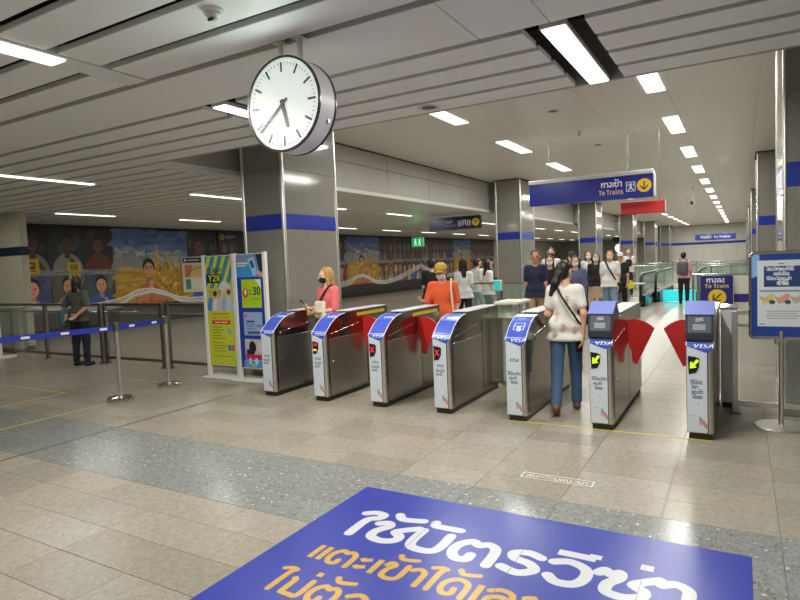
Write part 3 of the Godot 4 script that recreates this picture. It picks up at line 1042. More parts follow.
# ---------------------------------------------------------------- clock
func build_clock() -> void:
	var t := thing("station_clock", "large round white double-sided clock hanging from the slat ceiling", "clock", Vector3(-2.51, 2.63, -3.05))
	var turn := Basis(Vector3.RIGHT, PI / 2)
	part("case", lathed([Vector2(0.0, -0.07), Vector2(0.28, -0.07), Vector2(0.292, -0.063), Vector2(0.295, -0.05), Vector2(0.295, 0.085), Vector2(0.29, 0.09)], 64, Vector3.ZERO, turn), mat(c8(222, 220, 224), 0.4), t)
	for s: float in [-1.0, 1.0]:
		part("rim", lathed([Vector2(0.282, s * 0.088), Vector2(0.298, s * 0.088), Vector2(0.298, s * 0.1), Vector2(0.284, s * 0.101)] if s > 0 else [Vector2(0.284, -0.076), Vector2(0.298, -0.075), Vector2(0.298, -0.063), Vector2(0.282, -0.063)], 64, Vector3.ZERO, turn), M.reader, t)
	part("seam_line", bx(Vector3(0.2945, -0.004, -0.06), Vector3(0.2965, 0.0, 0.088)), M.white, t)
	part("latch", bx(Vector3(0.266, -0.14, -0.03), Vector3(0.272, -0.11, -0.005), 0.002), M.reader, t).rotation.z = -0.0
	var cv := Canvas.new(1024, 1024, c8(236, 243, 238))
	for k in 60:
		var a := TAU * k / 60.0
		var d := Vector2(sin(a), -cos(a))
		var c := Vector2(512, 512)
		if k % 5 == 0:
			cv.stroke([c + d * 352, c + d * 460], 26, c8(58, 66, 66), false)
		else:
			cv.stroke([c + d * 426, c + d * 460], 9, c8(112, 120, 120), false)
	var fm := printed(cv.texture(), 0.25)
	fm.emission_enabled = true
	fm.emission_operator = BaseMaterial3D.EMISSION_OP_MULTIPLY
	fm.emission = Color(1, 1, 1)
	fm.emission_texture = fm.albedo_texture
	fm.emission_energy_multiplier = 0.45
	for s: float in [1.0, -1.0]:
		var st := begin()
		for k in 64:
			var a0 := TAU * k / 64.0
			var a1 := TAU * (k + 1) / 64.0
			var z := 0.094 if s > 0 else -0.0705
			var p0 := Vector3(cos(a0) * 0.286, sin(a0) * 0.286, z)
			var p1 := Vector3(cos(a1) * 0.286, sin(a1) * 0.286, z)
			var w := func(p: Vector3) -> Vector2: return Vector2(0.5 + s * p.x / 0.58, 0.5 - p.y / 0.58)
			var n := Vector3(0, 0, s)
			if s > 0:
				vert(st, Vector3(0, 0, z), n, Vector2(0.5, 0.5)); vert(st, p1, n, w.call(p1)); vert(st, p0, n, w.call(p0))
			else:
				vert(st, Vector3(0, 0, z), n, Vector2(0.5, 0.5)); vert(st, p0, n, w.call(p0)); vert(st, p1, n, w.call(p1))
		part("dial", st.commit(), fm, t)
		var hand := func(called: String, deg: float, length: float, back: float, w0: float, w1: float, lift: float) -> void:
			var a := deg_to_rad(deg)
			var d := Vector3(sin(a) * s, cos(a), 0)
			var n := Vector3(d.y, -d.x, 0)
			var q := begin()
			slab(q, PackedVector2Array([Vector2(-w0, -back), Vector2(w0, -back), Vector2(w1, length), Vector2(-w1, length)]), Vector3(0, 0, lift if s > 0 else 0.0235 - lift), n, d, Vector3(0, 0, s * 0.003))
			part(called, q.commit(), M.reader, t)
		hand.call("hour_hand", 167.0, 0.15, 0.03, 0.016, 0.011, 0.097)
		hand.call("minute_hand", 232.0, 0.248, 0.05, 0.009, 0.006, 0.1005)
	for x: float in [-0.075, 0.085]:
		part("stem", rod(Vector3(x, 0.26, 0), Vector3(x, 0.42, 0), 0.017, 14), M.offwhite, t)
	part("flange", bx(Vector3(-0.115, 0.412, -0.04), Vector3(-0.035, 0.42, 0.04), 0.003), M.offwhite, t)
	part("flange", bx(Vector3(0.045, 0.412, -0.04), Vector3(0.125, 0.42, 0.04), 0.003), M.offwhite, t)
	small_lamp(t, Vector3(0, 0, 0.115), Vector2(0.42, 0.42), 0.12, c8(235, 255, 245))

# ---------------------------------------------------------------- hanging signs
func arrow_disc(cv: Canvas, x: float, y: float, r: float, deg: float) -> void:
	cv.oval(x, y, r, r, c8(232, 190, 44), 40)
	var d := Vector2(sin(deg_to_rad(deg)), -cos(deg_to_rad(deg)))
	var c := Vector2(x, y)
	var ink := c8(48, 40, 40)
	cv.stroke([c - d * r * 0.62, c + d * r * 0.58], r * 0.17, ink, false)
	for s: float in [-1.0, 1.0]:
		cv.stroke([c + d * r * 0.62, c + d * r * 0.02 + d.orthogonal() * r * 0.52 * s], r * 0.17, ink, false)

func build_signs() -> void:
	# entrance sign over the gates
	var cv := Canvas.new(2400, 440, c8(36, 46, 142))
	var white := c8(228, 228, 230)
	thai(cv, "ทางเข้า", 1440, 190, 92, 20, white, 1.2)
	letters(cv, "To Trains", 1405, 340, 98, c8(224, 186, 120), true, 0.0, 1.0, false, 455.0)
	cv.rect(1915, 120, 170, 190, white)
	cv.rect(1927, 132, 146, 166, c8(36, 46, 142))
	cv.oval(2000, 174, 24, 24, white)
	cv.stroke([Vector2(2000, 200), Vector2(2000, 244)], 36, white)
	cv.stroke([Vector2(1956, 278), Vector2(2000, 232), Vector2(2044, 278)], 20, white)
	cv.stroke([Vector2(1950, 158), Vector2(1950, 206)], 14, white)
	cv.stroke([Vector2(2050, 158), Vector2(2050, 206)], 14, white)
	arrow_disc(cv, 2242, 212, 132, 180)
	var t := thing("entrance_sign", "long blue hanging sign reading To Trains with yellow arrow disc", "hanging sign", Vector3(-2.625, 2.65, -12.2))
	part("panel", bx(Vector3(-1.195, 0.0, -0.07), Vector3(1.195, 0.43, 0.07), 0.006), M.blue, t)
	part("print", sheet(Vector3(-1.19, 0.004, 0.0715), Vector3(2.38, 0, 0), Vector3(0, 0.422, 0)), printed(cv.texture(), 0.25), t)
	part("top_housing", bx(Vector3(-1.2, 0.43, -0.1), Vector3(1.2, 0.515, 0.1), 0.012), mat(c8(176, 178, 182), 0.4), t)
	part("end_cap", bx(Vector3(1.195, 0.0, -0.075), Vector3(1.225, 0.44, 0.075), 0.004), M.offwhite, t)
	for x: float in [-0.785, 0.745]:
		part("hanger", rod(Vector3(x, 0.5, 0), Vector3(x, HALL - 2.65, 0), 0.007, 8), M.dark_steel, t)
		for s: float in [-1.0, 1.0]:
			part("stay", rod(Vector3(x + s * 0.045, 0.5, 0), Vector3(x, 0.64, 0), 0.004, 6), M.brushed, t)
	t = thing("red_hanging_sign", "plain red hanging panel behind the blue entrance sign", "hanging sign", Vector3(-1.675, 2.37, -12.6))
	part("panel", bx(Vector3(-0.415, 0, -0.05), Vector3(0.395, 0.235, 0.05), 0.005), M.red_sign, t)
	part("end_cap", bx(Vector3(0.395, 0, -0.052), Vector3(0.415, 0.235, 0.052), 0.003), M.offwhite, t)
	for x: float in [-0.3, 0.3]:
		part("hanger", rod(Vector3(x, 0.235, 0), Vector3(x, HALL - 2.37, 0), 0.004, 8), M.dark_steel, t)
	# sign in the left aisle
	cv = Canvas.new(1740, 400, c8(26, 28, 84))
	cv.rect(1180, 0, 560, 400, c8(16, 17, 30))
	thai(cv, "ทางเข้า", 560, 190, 70, 16, c8(150, 152, 180))
	letters(cv, "To Trains", 560, 290, 60, c8(150, 152, 180), true)
	for k in 3:
		cv.rect(1000 + k * 150, 130 - 20 * (k % 2), 120, 170, c8(210, 210, 214))
		cv.oval(1060 + k * 150, 180, 26, 26, c8(26, 28, 60))
		cv.rect(1035 + k * 150, 220, 50, 64, c8(26, 28, 60))
	arrow_disc(cv, 1590, 200, 120, 0)
	t = thing("aisle_sign", "dark blue hanging aisle sign with yellow arrow below the bulkhead", "hanging sign", Vector3(-7.75, 2.555, -17.0))
	part("panel", bx(Vector3(-0.87, 0, -0.06), Vector3(0.87, 0.395, 0.06), 0.005), M.navy, t)
	part("print", sheet(Vector3(-0.865, 0.003, 0.0615), Vector3(1.73, 0, 0), Vector3(0, 0.389, 0)), printed(cv.texture(), 0.3), t)
	part("top_housing", bx(Vector3(-0.875, 0.395, -0.065), Vector3(0.875, 0.42, 0.065), 0.004), M.offwhite, t)
	for x: float in [-0.5, 0.5]:
		part("hanger", rod(Vector3(x, 0.41, 0), Vector3(x, SOFFIT - 2.555, 0), 0.008, 8), M.brushed, t)
	# exit sign
	cv = Canvas.new(420, 300, c8(24, 150, 84))
	for s in 2:
		var ox := 130 + s * 150
		cv.oval(ox + 10, 72, 24, 24, c8(235, 255, 240))
		cv.stroke([Vector2(ox, 110), Vector2(ox - 8, 180)], 34, c8(235, 255, 240))
		cv.stroke([Vector2(ox - 8, 180), Vector2(ox + 34, 214), Vector2(ox + 26, 258)], 20, c8(235, 255, 240))
		cv.stroke([Vector2(ox - 8, 180), Vector2(ox - 36, 250)], 20, c8(235, 255, 240))
		cv.stroke([Vector2(ox, 112), Vector2(ox + 46, 150)], 16, c8(235, 255, 240))
	t = thing("exit_sign", "small lit green running-figure exit sign in front of the mural", "exit sign", Vector3(-10.69, 2.17, -20.0))
	part("case", bx(Vector3(-0.25, 0, -0.04), Vector3(0.25, 0.36, 0.04), 0.005), M.offwhite, t)
	var em := printed(cv.texture(), 0.3)
	em.emission_enabled = true
	em.emission_operator = BaseMaterial3D.EMISSION_OP_MULTIPLY
	em.emission = Color(1, 1, 1)
	em.emission_texture = em.albedo_texture
	em.emission_energy_multiplier = 0.9
	part("lit_face", sheet(Vector3(-0.245, 0.005, 0.0415), Vector3(0.49, 0, 0), Vector3(0, 0.35, 0)), em, t)
	for x: float in [-0.18, 0.18]:
		part("hanger", rod(Vector3(x, 0.355, 0), Vector3(x, SOFFIT - 2.17, 0), 0.007, 8), M.brushed, t)
	small_lamp(t, Vector3(0, 0.18, 0.06), Vector2(0.48, 0.34), 0.05, c8(90, 255, 160))
	# far blue sign on hangers near the end wall
	cv = Canvas.new(1500, 260, c8(44, 50, 140))
	thai(cv, "ทางเข้า", 200, 180, 110, 22, white)
	letters(cv, "To Trains", 700, 180, 100, white)
	t = thing("far_blue_sign", "small blue hanging sign at the far end wall", "hanging sign", Vector3(-1.9, 2.42, -56.0))
	part("panel", bx(Vector3(-1.5, 0, -0.06), Vector3(1.5, 0.5, 0.06), 0.005), M.blue, t)
	part("print", sheet(Vector3(-1.49, 0.004, 0.0615), Vector3(2.98, 0, 0), Vector3(0, 0.49, 0)), printed(cv.texture(), 0.3), t)
	for x: float in [-1.0, 1.0]:
		part("hanger", rod(Vector3(x, 0.5, 0), Vector3(x, HALL - 2.42, 0), 0.012, 6), M.brushed, t)
	# ceiling fittings
	t = thing("smoke_detector", "round white smoke detector on the slat ceiling above the clock", "smoke detector", Vector3(-2.55, SOFFIT, -2.45))
	part("base", lathed([Vector2(0.0, -0.018), Vector2(0.058, -0.016), Vector2(0.062, 0.0)], 28), M.white, t)
	part("cage", lathed([Vector2(0.0, -0.062), Vector2(0.02, -0.06), Vector2(0.028, -0.045), Vector2(0.044, -0.03), Vector2(0.05, -0.014)], 24), M.offwhite, t)
	for k in 5:
		part("vent", bx(Vector3(-0.018 + k * 0.008, -0.064, 0.012), Vector3(-0.014 + k * 0.008, -0.05, 0.026)), M.black, t)
	for p: Array in [[-2.55, SOFFIT, -5.09, "round ceiling speaker at the edge of the slats"], [-2.65, HALL, -9.8, "nearest round grille in the smooth hall ceiling"], [-2.68, HALL, -13.4, "farther round grille in the smooth hall ceiling"]]:
		t = thing("ceiling_speaker", p[3], "ceiling speaker", Vector3(p[0], p[1], p[2]), 0.0, "round ceiling speakers")
		part("rim", lathed([Vector2(0.07, -0.004), Vector2(0.1, -0.008), Vector2(0.105, 0.0)], 28), M.offwhite, t)
		part("grille", lathed([Vector2(0.0, -0.003), Vector2(0.075, -0.004)], 28), mat(c8(110, 108, 102), 0.7), t)
	t = thing("sprinkler", "small sprinkler head under the hall ceiling", "sprinkler", Vector3(-2.67, HALL, -11.67))
	part("rose", lathed([Vector2(0.0, -0.012), Vector2(0.05, -0.006), Vector2(0.055, 0.0)], 20), M.steel, t)
	part("head", lathed([Vector2(0.0, -0.08), Vector2(0.035, -0.076), Vector2(0.008, -0.06), Vector2(0.015, -0.012)], 16), M.dark_steel, t)
	t = thing("security_camera", "small dark dome camera hanging far down the hall ceiling", "security camera", Vector3(-1.6, HALL - 0.004, -25.0))
	part("pole", rod(Vector3(0, 0, 0), Vector3(0, -0.5, 0), 0.02, 8), M.offwhite, t)
	part("housing", bx(Vector3(-0.06, -0.62, -0.16), Vector3(0.06, -0.5, 0.16), 0.02), M.reader, t)
	part("lens", lathed([Vector2(0.0, 0.02), Vector2(0.035, 0.01), Vector2(0.04, 0.0)], 14, Vector3(0, -0.56, 0.16), Basis(Vector3.RIGHT, PI / 2)), M.black, t)

func small_lamp(t: Node3D, at: Vector3, size: Vector2, energy: float, c: Color) -> void:
	var a := AreaLight3D.new()
	a.name = "lamp"
	a.area_size = size
	a.area_normalize_energy = true
	a.light_energy = energy * 2.5
	a.light_color = c
	a.area_range = 20.0
	a.shadow_enabled = true
	a.rotation.y = PI
	a.position = at
	t.add_child(a)

# ---------------------------------------------------------------- mural and left side
func portrait(cv: Canvas, x: float, y: float, w: float, h: float, r: RandomNumberGenerator, dim: float) -> void:
	var bg := Color.from_hsv(r.randf_range(0.0, 0.12) if r.randf() < 0.6 else r.randf_range(0.55, 0.68), r.randf_range(0.1, 0.4), r.randf_range(0.10, 0.30) * dim)
	cv.rect(x, y, w, h, bg)
	for i in 3:
		cv.oval(x + r.randf() * w, y + r.randf() * h * 0.6, w * r.randf_range(0.08, 0.2), h * r.randf_range(0.08, 0.2), bg.lightened(r.randf_range(0.02, 0.12)))
	var skin := Color.from_hsv(r.randf_range(0.04, 0.075), r.randf_range(0.4, 0.55), r.randf_range(0.34, 0.56) * dim)
	var cloth: Color = [c8(170, 168, 160), c8(120, 80, 50), c8(60, 80, 150), c8(150, 120, 70), c8(130, 60, 50), c8(150, 150, 140)][r.randi() % 6].darkened(0.25 + 0.4 * (1.0 - dim))
	var cx := x + w * r.randf_range(0.42, 0.58)
	var hy := y + h * r.randf_range(0.34, 0.42)
	var s := h * r.randf_range(0.16, 0.2)
	cv.oval(cx, y + h * 1.08, w * 0.5, h * 0.5, cloth)
	cv.rect(x, y + h, w, 2, bg)
	cv.stroke([Vector2(cx, hy + s * 0.6), Vector2(cx, hy + s * 1.7)], s * 0.75, skin.darkened(0.15))
	cv.oval(cx, hy - s * 0.2, s * 0.98, s * 1.2, c8(30, 22, 20))
	cv.oval(cx, hy + s * 0.12, s * 0.8, s * 1.02, skin)
	cv.oval(cx - s * 0.3, hy, s * 0.12, s * 0.08, c8(30, 20, 18))
	cv.oval(cx + s * 0.3, hy, s * 0.12, s * 0.08, c8(30, 20, 18))
	cv.stroke([Vector2(cx, hy + s * 0.1), Vector2(cx, hy + s * 0.36)], s * 0.1, skin.darkened(0.2))
	cv.stroke([Vector2(cx - s * 0.24, hy + s * 0.62), Vector2(cx + s * 0.24, hy + s * 0.62)], s * 0.1, c8(120, 60, 55))
	if r.randf() < 0.5:
		cv.stroke([Vector2(cx + w * 0.3, y + h * 0.98), Vector2(cx + w * 0.12, y + h * 0.74)], s * 0.5, skin.darkened(0.1))

func mural_print(seed_no: int, cell: float) -> ImageTexture:
	var r := RandomNumberGenerator.new()
	r.seed = seed_no
	var W := 2048
	var H := 500
	var cv := Canvas.new(W, H, c8(28, 26, 28))
	for i in int(2048 / cell) + 1:
		portrait(cv, i * cell - 6, 14, cell - 4, 208, r, 0.62 + 0.2 * r.randf())
		portrait(cv, i * cell - 6, 226, cell - 4, 196, r, 1.2 + 0.25 * r.randf())
	cv.rect(0, 420, W, 80, c8(34, 30, 30))
	# the middle picture: blue sky over gold, a man with joined hands before gilded spires
	var x0 := 790.0
	var w := 468.0
	cv.rect(x0, 12, w, 130, c8(66, 84, 122))
	cv.rect(x0, 142, w, 100, c8(112, 116, 112))
	cv.rect(x0, 242, w, 180, c8(136, 108, 34))
	for i in 160:
		var yy := 12 + r.randf() * 400
		var tone := c8(66, 84, 122) if yy < 110 else (c8(112, 116, 112) if yy < 220 else c8(150, 118, 36))
		cv.oval(x0 + 20 + r.randf() * (w - 40), yy, r.randf_range(16, 60), r.randf_range(8, 22), tone.lightened(r.randf_range(-0.1, 0.12)))
	for k in 5:
		cv.stroke([Vector2(0, 214 + k * 6), Vector2(x0 - 4, 222 + k * 5)], 2.5, c8(140, 140, 136), false)
		cv.stroke([Vector2(x0 + w + 4, 222 + k * 5), Vector2(W, 214 + k * 6)], 2.5, c8(140, 140, 136), false)
	thai(cv, "มหน", x0 + 130, 150, 22, 4, c8(170, 174, 186))
	for k in 3:
		var sx: float = x0 + 262 + k * 62
		var top := 130.0 + 36 * k
		for j in 46:
			var f := r.randf()
			cv.oval(sx + r.randf_range(-1, 1) * (6 + f * 34), top + f * 270, r.randf_range(3, 11), r.randf_range(4, 16), c8(196, 150, 48).lerp(c8(96, 66, 18), r.randf()))
		cv.stroke([Vector2(sx, top - 36), Vector2(sx, top + 20)], 6, c8(186, 144, 48))
	var cx := x0 + 205.0
	var hz := func(px: float, py: float) -> Vector2: return Vector2(cx + px * 0.8, 430 + (py - 430) * 0.8)
	var blob := func(px: float, py: float, rx: float, ry: float, c: Color) -> void:
		var p: Vector2 = hz.call(px, py)
		cv.oval(p.x, p.y, rx * 0.8, ry * 0.8, c)
	blob.call(0, 440, 122, 172, c8(146, 74, 38))
	for k in 30:
		blob.call(r.randf_range(-86, 86), 330 + r.randf() * 90, r.randf_range(8, 26), r.randf_range(5, 14), c8(146, 74, 38).lerp(c8(196, 120, 56), r.randf() * 0.7))
	cv.rect(x0, 421, w, 79, c8(40, 30, 28))
	cv.stroke([hz.call(0, 200), hz.call(0, 262)], 36, c8(132, 84, 60))
	blob.call(0, 156, 46, 56, c8(24, 19, 19))
	blob.call(0, 182, 38, 54, c8(168, 116, 86))
	blob.call(10, 178, 24, 42, c8(178, 126, 94))
	for k: float in [-1.0, 1.0]:
		blob.call(14 * k, 172, 6, 3.5, c8(30, 20, 18))
		cv.stroke([hz.call(14 * k - 9, 160), hz.call(14 * k + 9, 160)], 4, c8(34, 24, 22))
	cv.stroke([hz.call(0, 178), hz.call(3, 196)], 5, c8(142, 92, 70))
	cv.stroke([hz.call(-12, 213), hz.call(12, 213)], 4, c8(126, 64, 58))
	cv.stroke([hz.call(-92, 390), hz.call(-30, 372), hz.call(8, 300)], 26, c8(156, 102, 78))
	cv.stroke([hz.call(110, 386), hz.call(40, 372), hz.call(16, 300)], 26, c8(150, 96, 72))
	cv.stroke([hz.call(6, 330), hz.call(14, 268)], 26, c8(172, 118, 90))
	# cords that sweep from the hands along both sides
	for k in 6:
		var a := Vector2(cx + 4, 334 + k * 5)
		var lft := smooth([a, Vector2(cx - 80 - k * 8, 340 + k * 9), Vector2(cx - 190, 378 + k * 9), Vector2(cx - 420, 396 + k * 7), Vector2(cx - 700, 350 + k * 6), Vector2(-10, 280 + k * 8)], 8)
		cv.stroke(lft, 5.5, c8(196, 194, 186).darkened(0.12 * (k % 3)), false)
		var rgt := smooth([a, Vector2(cx + 80 + k * 6, 352 + k * 7), Vector2(cx + 220, 400 + k * 6), Vector2(cx + 460, 400 + k * 7), Vector2(cx + 780, 330 + k * 9), Vector2(W + 10, 260 + k * 8)], 8)
		cv.stroke(rgt, 5.5, c8(196, 194, 186).darkened(0.12 * (k % 3)), false)
	cv.im.adjust_bcs(1.35, 1.0, 1.0)
	cv.im.resize(900, 220, Image.INTERPOLATE_BILINEAR)
	cv.im.resize(1400, 342, Image.INTERPOLATE_CUBIC)
	return cv.texture(false)

func build_left_side() -> void:
	var mats := [printed(mural_print(21, 158.0), 0.45), printed(mural_print(22, 84.0), 0.45)]
	var t := thing("mural", "wall-wide printed mural of portraits, gold panels and white cords", "mural", Vector3(-16.6, 0, -25))
	var zs := [-6.6, -18.8, -31.4, -43.4]
	for i in 3:
		var a := part("printed_sheet", bx(Vector3(0.0, 0.14, zs[i + 1] + 25.01), Vector3(0.02, 3.04, zs[i] + 25)), M.rubber, t)
		part("picture", sheet(Vector3(0.021, 0.15, zs[i] + 24.998), Vector3(0, 0, zs[i + 1] - zs[i] + 0.006), Vector3(0, 2.88, 0)), mats[mini(i, 1)], a)
	part("head_strip", bx(Vector3(0.0, 3.0, -62.9 + 25), Vector3(0.05, 3.05, -2.0 + 25)), M.shadow_gap, t)
	part("foot_strip", bx(Vector3(0.0, 0.0, -62.9 + 25), Vector3(0.04, 0.14, -2.0 + 25)), M.plinth, t)
	# wall map and small yellow notices on the mural
	var cv := Canvas.new(400, 520, c8(224, 220, 196))
	cv.rect(0, 0, 400, 80, c8(34, 36, 54))
	cv.oval(50, 40, 22, 22, c8(224, 220, 196))
	cv.rect(100, 30, 200, 18, c8(200, 200, 190))
	cv.rect(30, 110, 340, 190, c8(222, 196, 110))
	cv.poly(PackedVector2Array([Vector2(30, 110), Vector2(180, 110), Vector2(120, 300), Vector2(30, 300)]), c8(206, 130, 76))
	cv.stroke([Vector2(40, 280), Vector2(180, 180), Vector2(360, 140)], 12, c8(170, 70, 60))
	cv.rect(40, 330, 90, 150, c8(66, 140, 96))
	cv.rect(150, 340, 210, 130, c8(234, 230, 210))
	t = thing("wall_map", "framed station map poster on the mural beside the yellow poster board", "map", Vector3(-16.57, 0.86, -14.3))
	part("frame", bx(Vector3(0, 0, -0.5), Vector3(0.04, 1.24, 0.5), 0.008), M.offwhite, t)
	part("print", sheet(Vector3(0.0415, 0.03, 0.47), Vector3(0, 0, -0.94), Vector3(0, 1.18, 0)), printed(cv.texture(), 0.4), t)
	cv = Canvas.new(480, 380, c8(26, 28, 52))
	cv.oval(90, 90, 52, 52, c8(206, 160, 44))
	cv.oval(90, 90, 26, 26, c8(26, 28, 52))
	cv.rect(170, 66, 220, 20, c8(170, 172, 180))
	cv.rect(170, 100, 160, 14, c8(120, 122, 134))
	cv.rect(20, 190, 440, 180, c8(58, 50, 50))
	cv.oval(130, 300, 60, 80, c8(120, 90, 76))
	cv.oval(320, 300, 60, 80, c8(104, 78, 68))
	t = thing("wall_sign", "dark wall sign with yellow ring logo, left of the nearest column", "sign", Vector3(-16.57, 2.2, -16.0))
	part("frame", bx(Vector3(0, 0, -0.52), Vector3(0.03, 0.8, 0.52), 0.006), M.navy, t)
	part("print", sheet(Vector3(0.0315, 0.02, 0.5), Vector3(0, 0, -1.0), Vector3(0, 0.76, 0)), printed(cv.texture(), 0.4), t)
	var spots := [[-8.86, 1.68, 0.44, 0.42, "yellow notice on the mural beside the cream pillar"], [-10.05, 1.72, 0.4, 0.27, "upper yellow notice on the mural above the dark-clothed person"], [-10.05, 1.51, 0.36, 0.16, "lower small yellow notice on the mural above the dark-clothed person"]]
	for s: Array in spots:
		cv = Canvas.new(240, 220, c8(214, 176, 40))
		cv.rect(60, 50, 120, 90, c8(60, 52, 30))
		cv.rect(85, 70, 70, 40, c8(214, 176, 40))
		cv.rect(50, 160, 140, 18, c8(80, 68, 30))
		t = thing("yellow_notice", s[4], "notice", Vector3(-16.575, s[1], s[0]), 0.0, "yellow notices on the mural")
		part("plate", bx(Vector3(0, 0, -s[2] / 2), Vector3(0.012, s[3], s[2] / 2), 0.003), M.yellow, t)
		part("print", sheet(Vector3(0.0135, 0.01, s[2] / 2 - 0.01), Vector3(0, 0, -s[2] + 0.02), Vector3(0, s[3] - 0.02, 0)), printed(cv.texture(), 0.5), t)
	# cream pillar at the left picture edge
	t = thing("cream_pillar", "cream panelled pillar with dark blue band at the left picture edge", "pillar", Vector3(-14.52, 0, -7.75))
	part("core", bx(Vector3(-0.88, 0, 0.5), Vector3(0.88, SOFFIT, 0.63)), M.shadow_gap, t)
	for k in 2:
		var x0: float = [-0.9, 0.185][k]
		var x1: float = [0.175, 0.9][k]
		for c in 2:
			var y0: float = [0.1, 2.29][c]
			var y1: float = [2.1, SOFFIT - 0.002][c]
			part("panel", bx(Vector3(x0, y0, 0.63), Vector3(x1, y1, 0.65), 0.004), M.cream, t)
	part("side_panel", bx(Vector3(0.88, 0.1, 0.49), Vector3(0.9, 2.1, 0.628), 0.004), M.cream, t)
	part("side_panel", bx(Vector3(0.88, 2.29, 0.49), Vector3(0.9, SOFFIT - 0.002, 0.628), 0.004), M.cream, t)
	part("blue_band", bx(Vector3(-0.905, 2.1, 0.49), Vector3(0.905, 2.29, 0.655), 0.002), M.navy, t)
	t = thing("low_cabinet", "grey-green low cabinet in front of the cream pillar behind the fence", "cabinet", Vector3(-14.2, 0, -6.92))
	part("body", bx(Vector3(-0.7, 0.06, -0.14), Vector3(0.65, 0.95, 0.14), 0.01), mat(c8(128, 134, 118), 0.5), t)
	part("top", bx(Vector3(-0.72, 0.95, -0.16), Vector3(0.67, 0.985, 0.16), 0.006), mat(c8(150, 154, 138), 0.4), t)
	part("door", bx(Vector3(-0.66, 0.1, 0.14), Vector3(-0.03, 0.9, 0.155), 0.003), mat(c8(134, 140, 124), 0.5), t)
	part("door", bx(Vector3(-0.01, 0.1, 0.14), Vector3(0.61, 0.9, 0.155), 0.003), mat(c8(134, 140, 124), 0.5), t)
	part("plinth", bx(Vector3(-0.68, 0.0, -0.12), Vector3(0.63, 0.06, 0.12)), M.plinth, t)
	t = thing("white_sign_post", "thin white post with flat base before the cream pillar", "post", Vector3(-13.15, 0, -6.3))
	part("base", lathed([Vector2(0.0, 0.025), Vector2(0.26, 0.02), Vector2(0.28, 0.0)], 28), M.offwhite, t)
	part("pole", rod(Vector3(0, 0.02, 0), Vector3(0, 1.4, 0), 0.035, 14), M.white, t)
	# glass fence from the pillar to the first column
	t = thing("glass_fence", "steel and glass fence between the cream pillar and the first column", "fence", Vector3(-10, 0, -6.52))
	var posts := [-3.6, -1.82, 0.02, 1.69, 3.38]
	for i in posts.size():
		var x: float = posts[i]
		var double := i == 2 or i == 3
		for k in (2 if double else 1):
			var dx: float = (k - 0.5) * 0.14 if double else 0.0
			var p := part("post", bx(Vector3(x + dx - 0.035, 0.012, -0.03), Vector3(x + dx + 0.035, 1.09, 0.03), 0.004), M.dark_steel, t)
			part("foot_plate", bx(Vector3(x + dx - 0.055, 0, -0.06), Vector3(x + dx + 0.055, 0.012, 0.06)), M.dark_steel, p)
	for i in posts.size() - 1:
		var a: float = posts[i] + (0.105 if i == 2 or i == 3 else 0.035)
		var b: float = posts[i + 1] - (0.105 if i + 1 == 2 or i + 1 == 3 else 0.035)
		part("top_rail", bx(Vector3(a, 1.04, -0.025), Vector3(b, 1.09, 0.025), 0.006), M.dark_steel, t)
		part("handrail", rod(Vector3(a, 0.93, 0.035), Vector3(b, 0.93, 0.035), 0.018, 12), M.chrome, t)
		part("bottom_rail", bx(Vector3(a, 0.09, -0.02), Vector3(b, 0.14, 0.02), 0.004), M.dark_steel, t)
		part("glass_pane", bx(Vector3(a + 0.01, 0.145, -0.005), Vector3(b - 0.01, 1.035, 0.005)), M.glass, t)
	# belt barrier
	var pz := [Vector3(-6.98, 0, -5.48), Vector3(-6.85, 0, -4.64), Vector3(-7.12, 0, -3.1)]
	var names := ["chrome queue post beside the yellow poster board", "chrome queue post in front, nearer of the two in view", "chrome queue post just outside the left picture edge"]
	for i in 3:
		t = thing("queue_post", names[i], "queue post", pz[i], 0.0, "chrome queue posts")
		part("base", lathed([Vector2(0.0, 0.06), Vector2(0.04, 0.058), Vector2(0.15, 0.045), Vector2(0.165, 0.03), Vector2(0.165, 0.0)], 40), M.chrome, t)
		part("pole", rod(Vector3(0, 0.05, 0), Vector3(0, 0.97, 0), 0.027, 18), M.steel, t)
		part("cap", lathed([Vector2(0.0, 1.0), Vector2(0.025, 0.995), Vector2(0.03, 0.985), Vector2(0.03, 0.88), Vector2(0.027, 0.875)], 20), M.chrome, t)
		part("belt_slot", bx(Vector3(-0.012, 0.89, -0.034), Vector3(0.012, 0.965, 0.034), 0.003), M.black, t)
	for i in 2:
		t = thing("queue_belt", ["blue queue belt between the two posts in view", "blue queue belt running out of the left picture edge"][i], "belt", Vector3.ZERO, 0.0, "blue queue belts")
		var a: Vector3 = pz[i] + Vector3(0, 0.925, 0)
		var b: Vector3 = pz[i + 1] + Vector3(0, 0.925, 0)
		var d := (b - a).normalized()
		a += d * 0.036
		b -= d * 0.036
		var n := Vector3.UP.cross(d).normalized() * 0.0016
		var st := begin()
		slab(st, PackedVector2Array([Vector2(0, -0.032), Vector2((b - a).length(), -0.032), Vector2((b - a).length(), 0.032), Vector2(0, 0.032)]), a - n, d, Vector3.UP, n * 2)
		part("webbing", st.commit(), M.belt, t)
		var l := (b - a).length()
		for k in (2 if i == 0 else 4):
			var s: float = l * ([0.22, 0.72][k] if i == 0 else [0.08, 0.38, 0.66, 0.9][k])
			for side: float in [-1.0, 1.0]:
				st = begin()
				slab(st, PackedVector2Array([Vector2(s - 0.045, -0.014), Vector2(s + 0.045, -0.014), Vector2(s + 0.045, 0.014), Vector2(s - 0.045, 0.014)]), a + n * side * 1.05, d, Vector3.UP, n * side * 0.2)
				part("white_label", st.commit(), M.white, t)

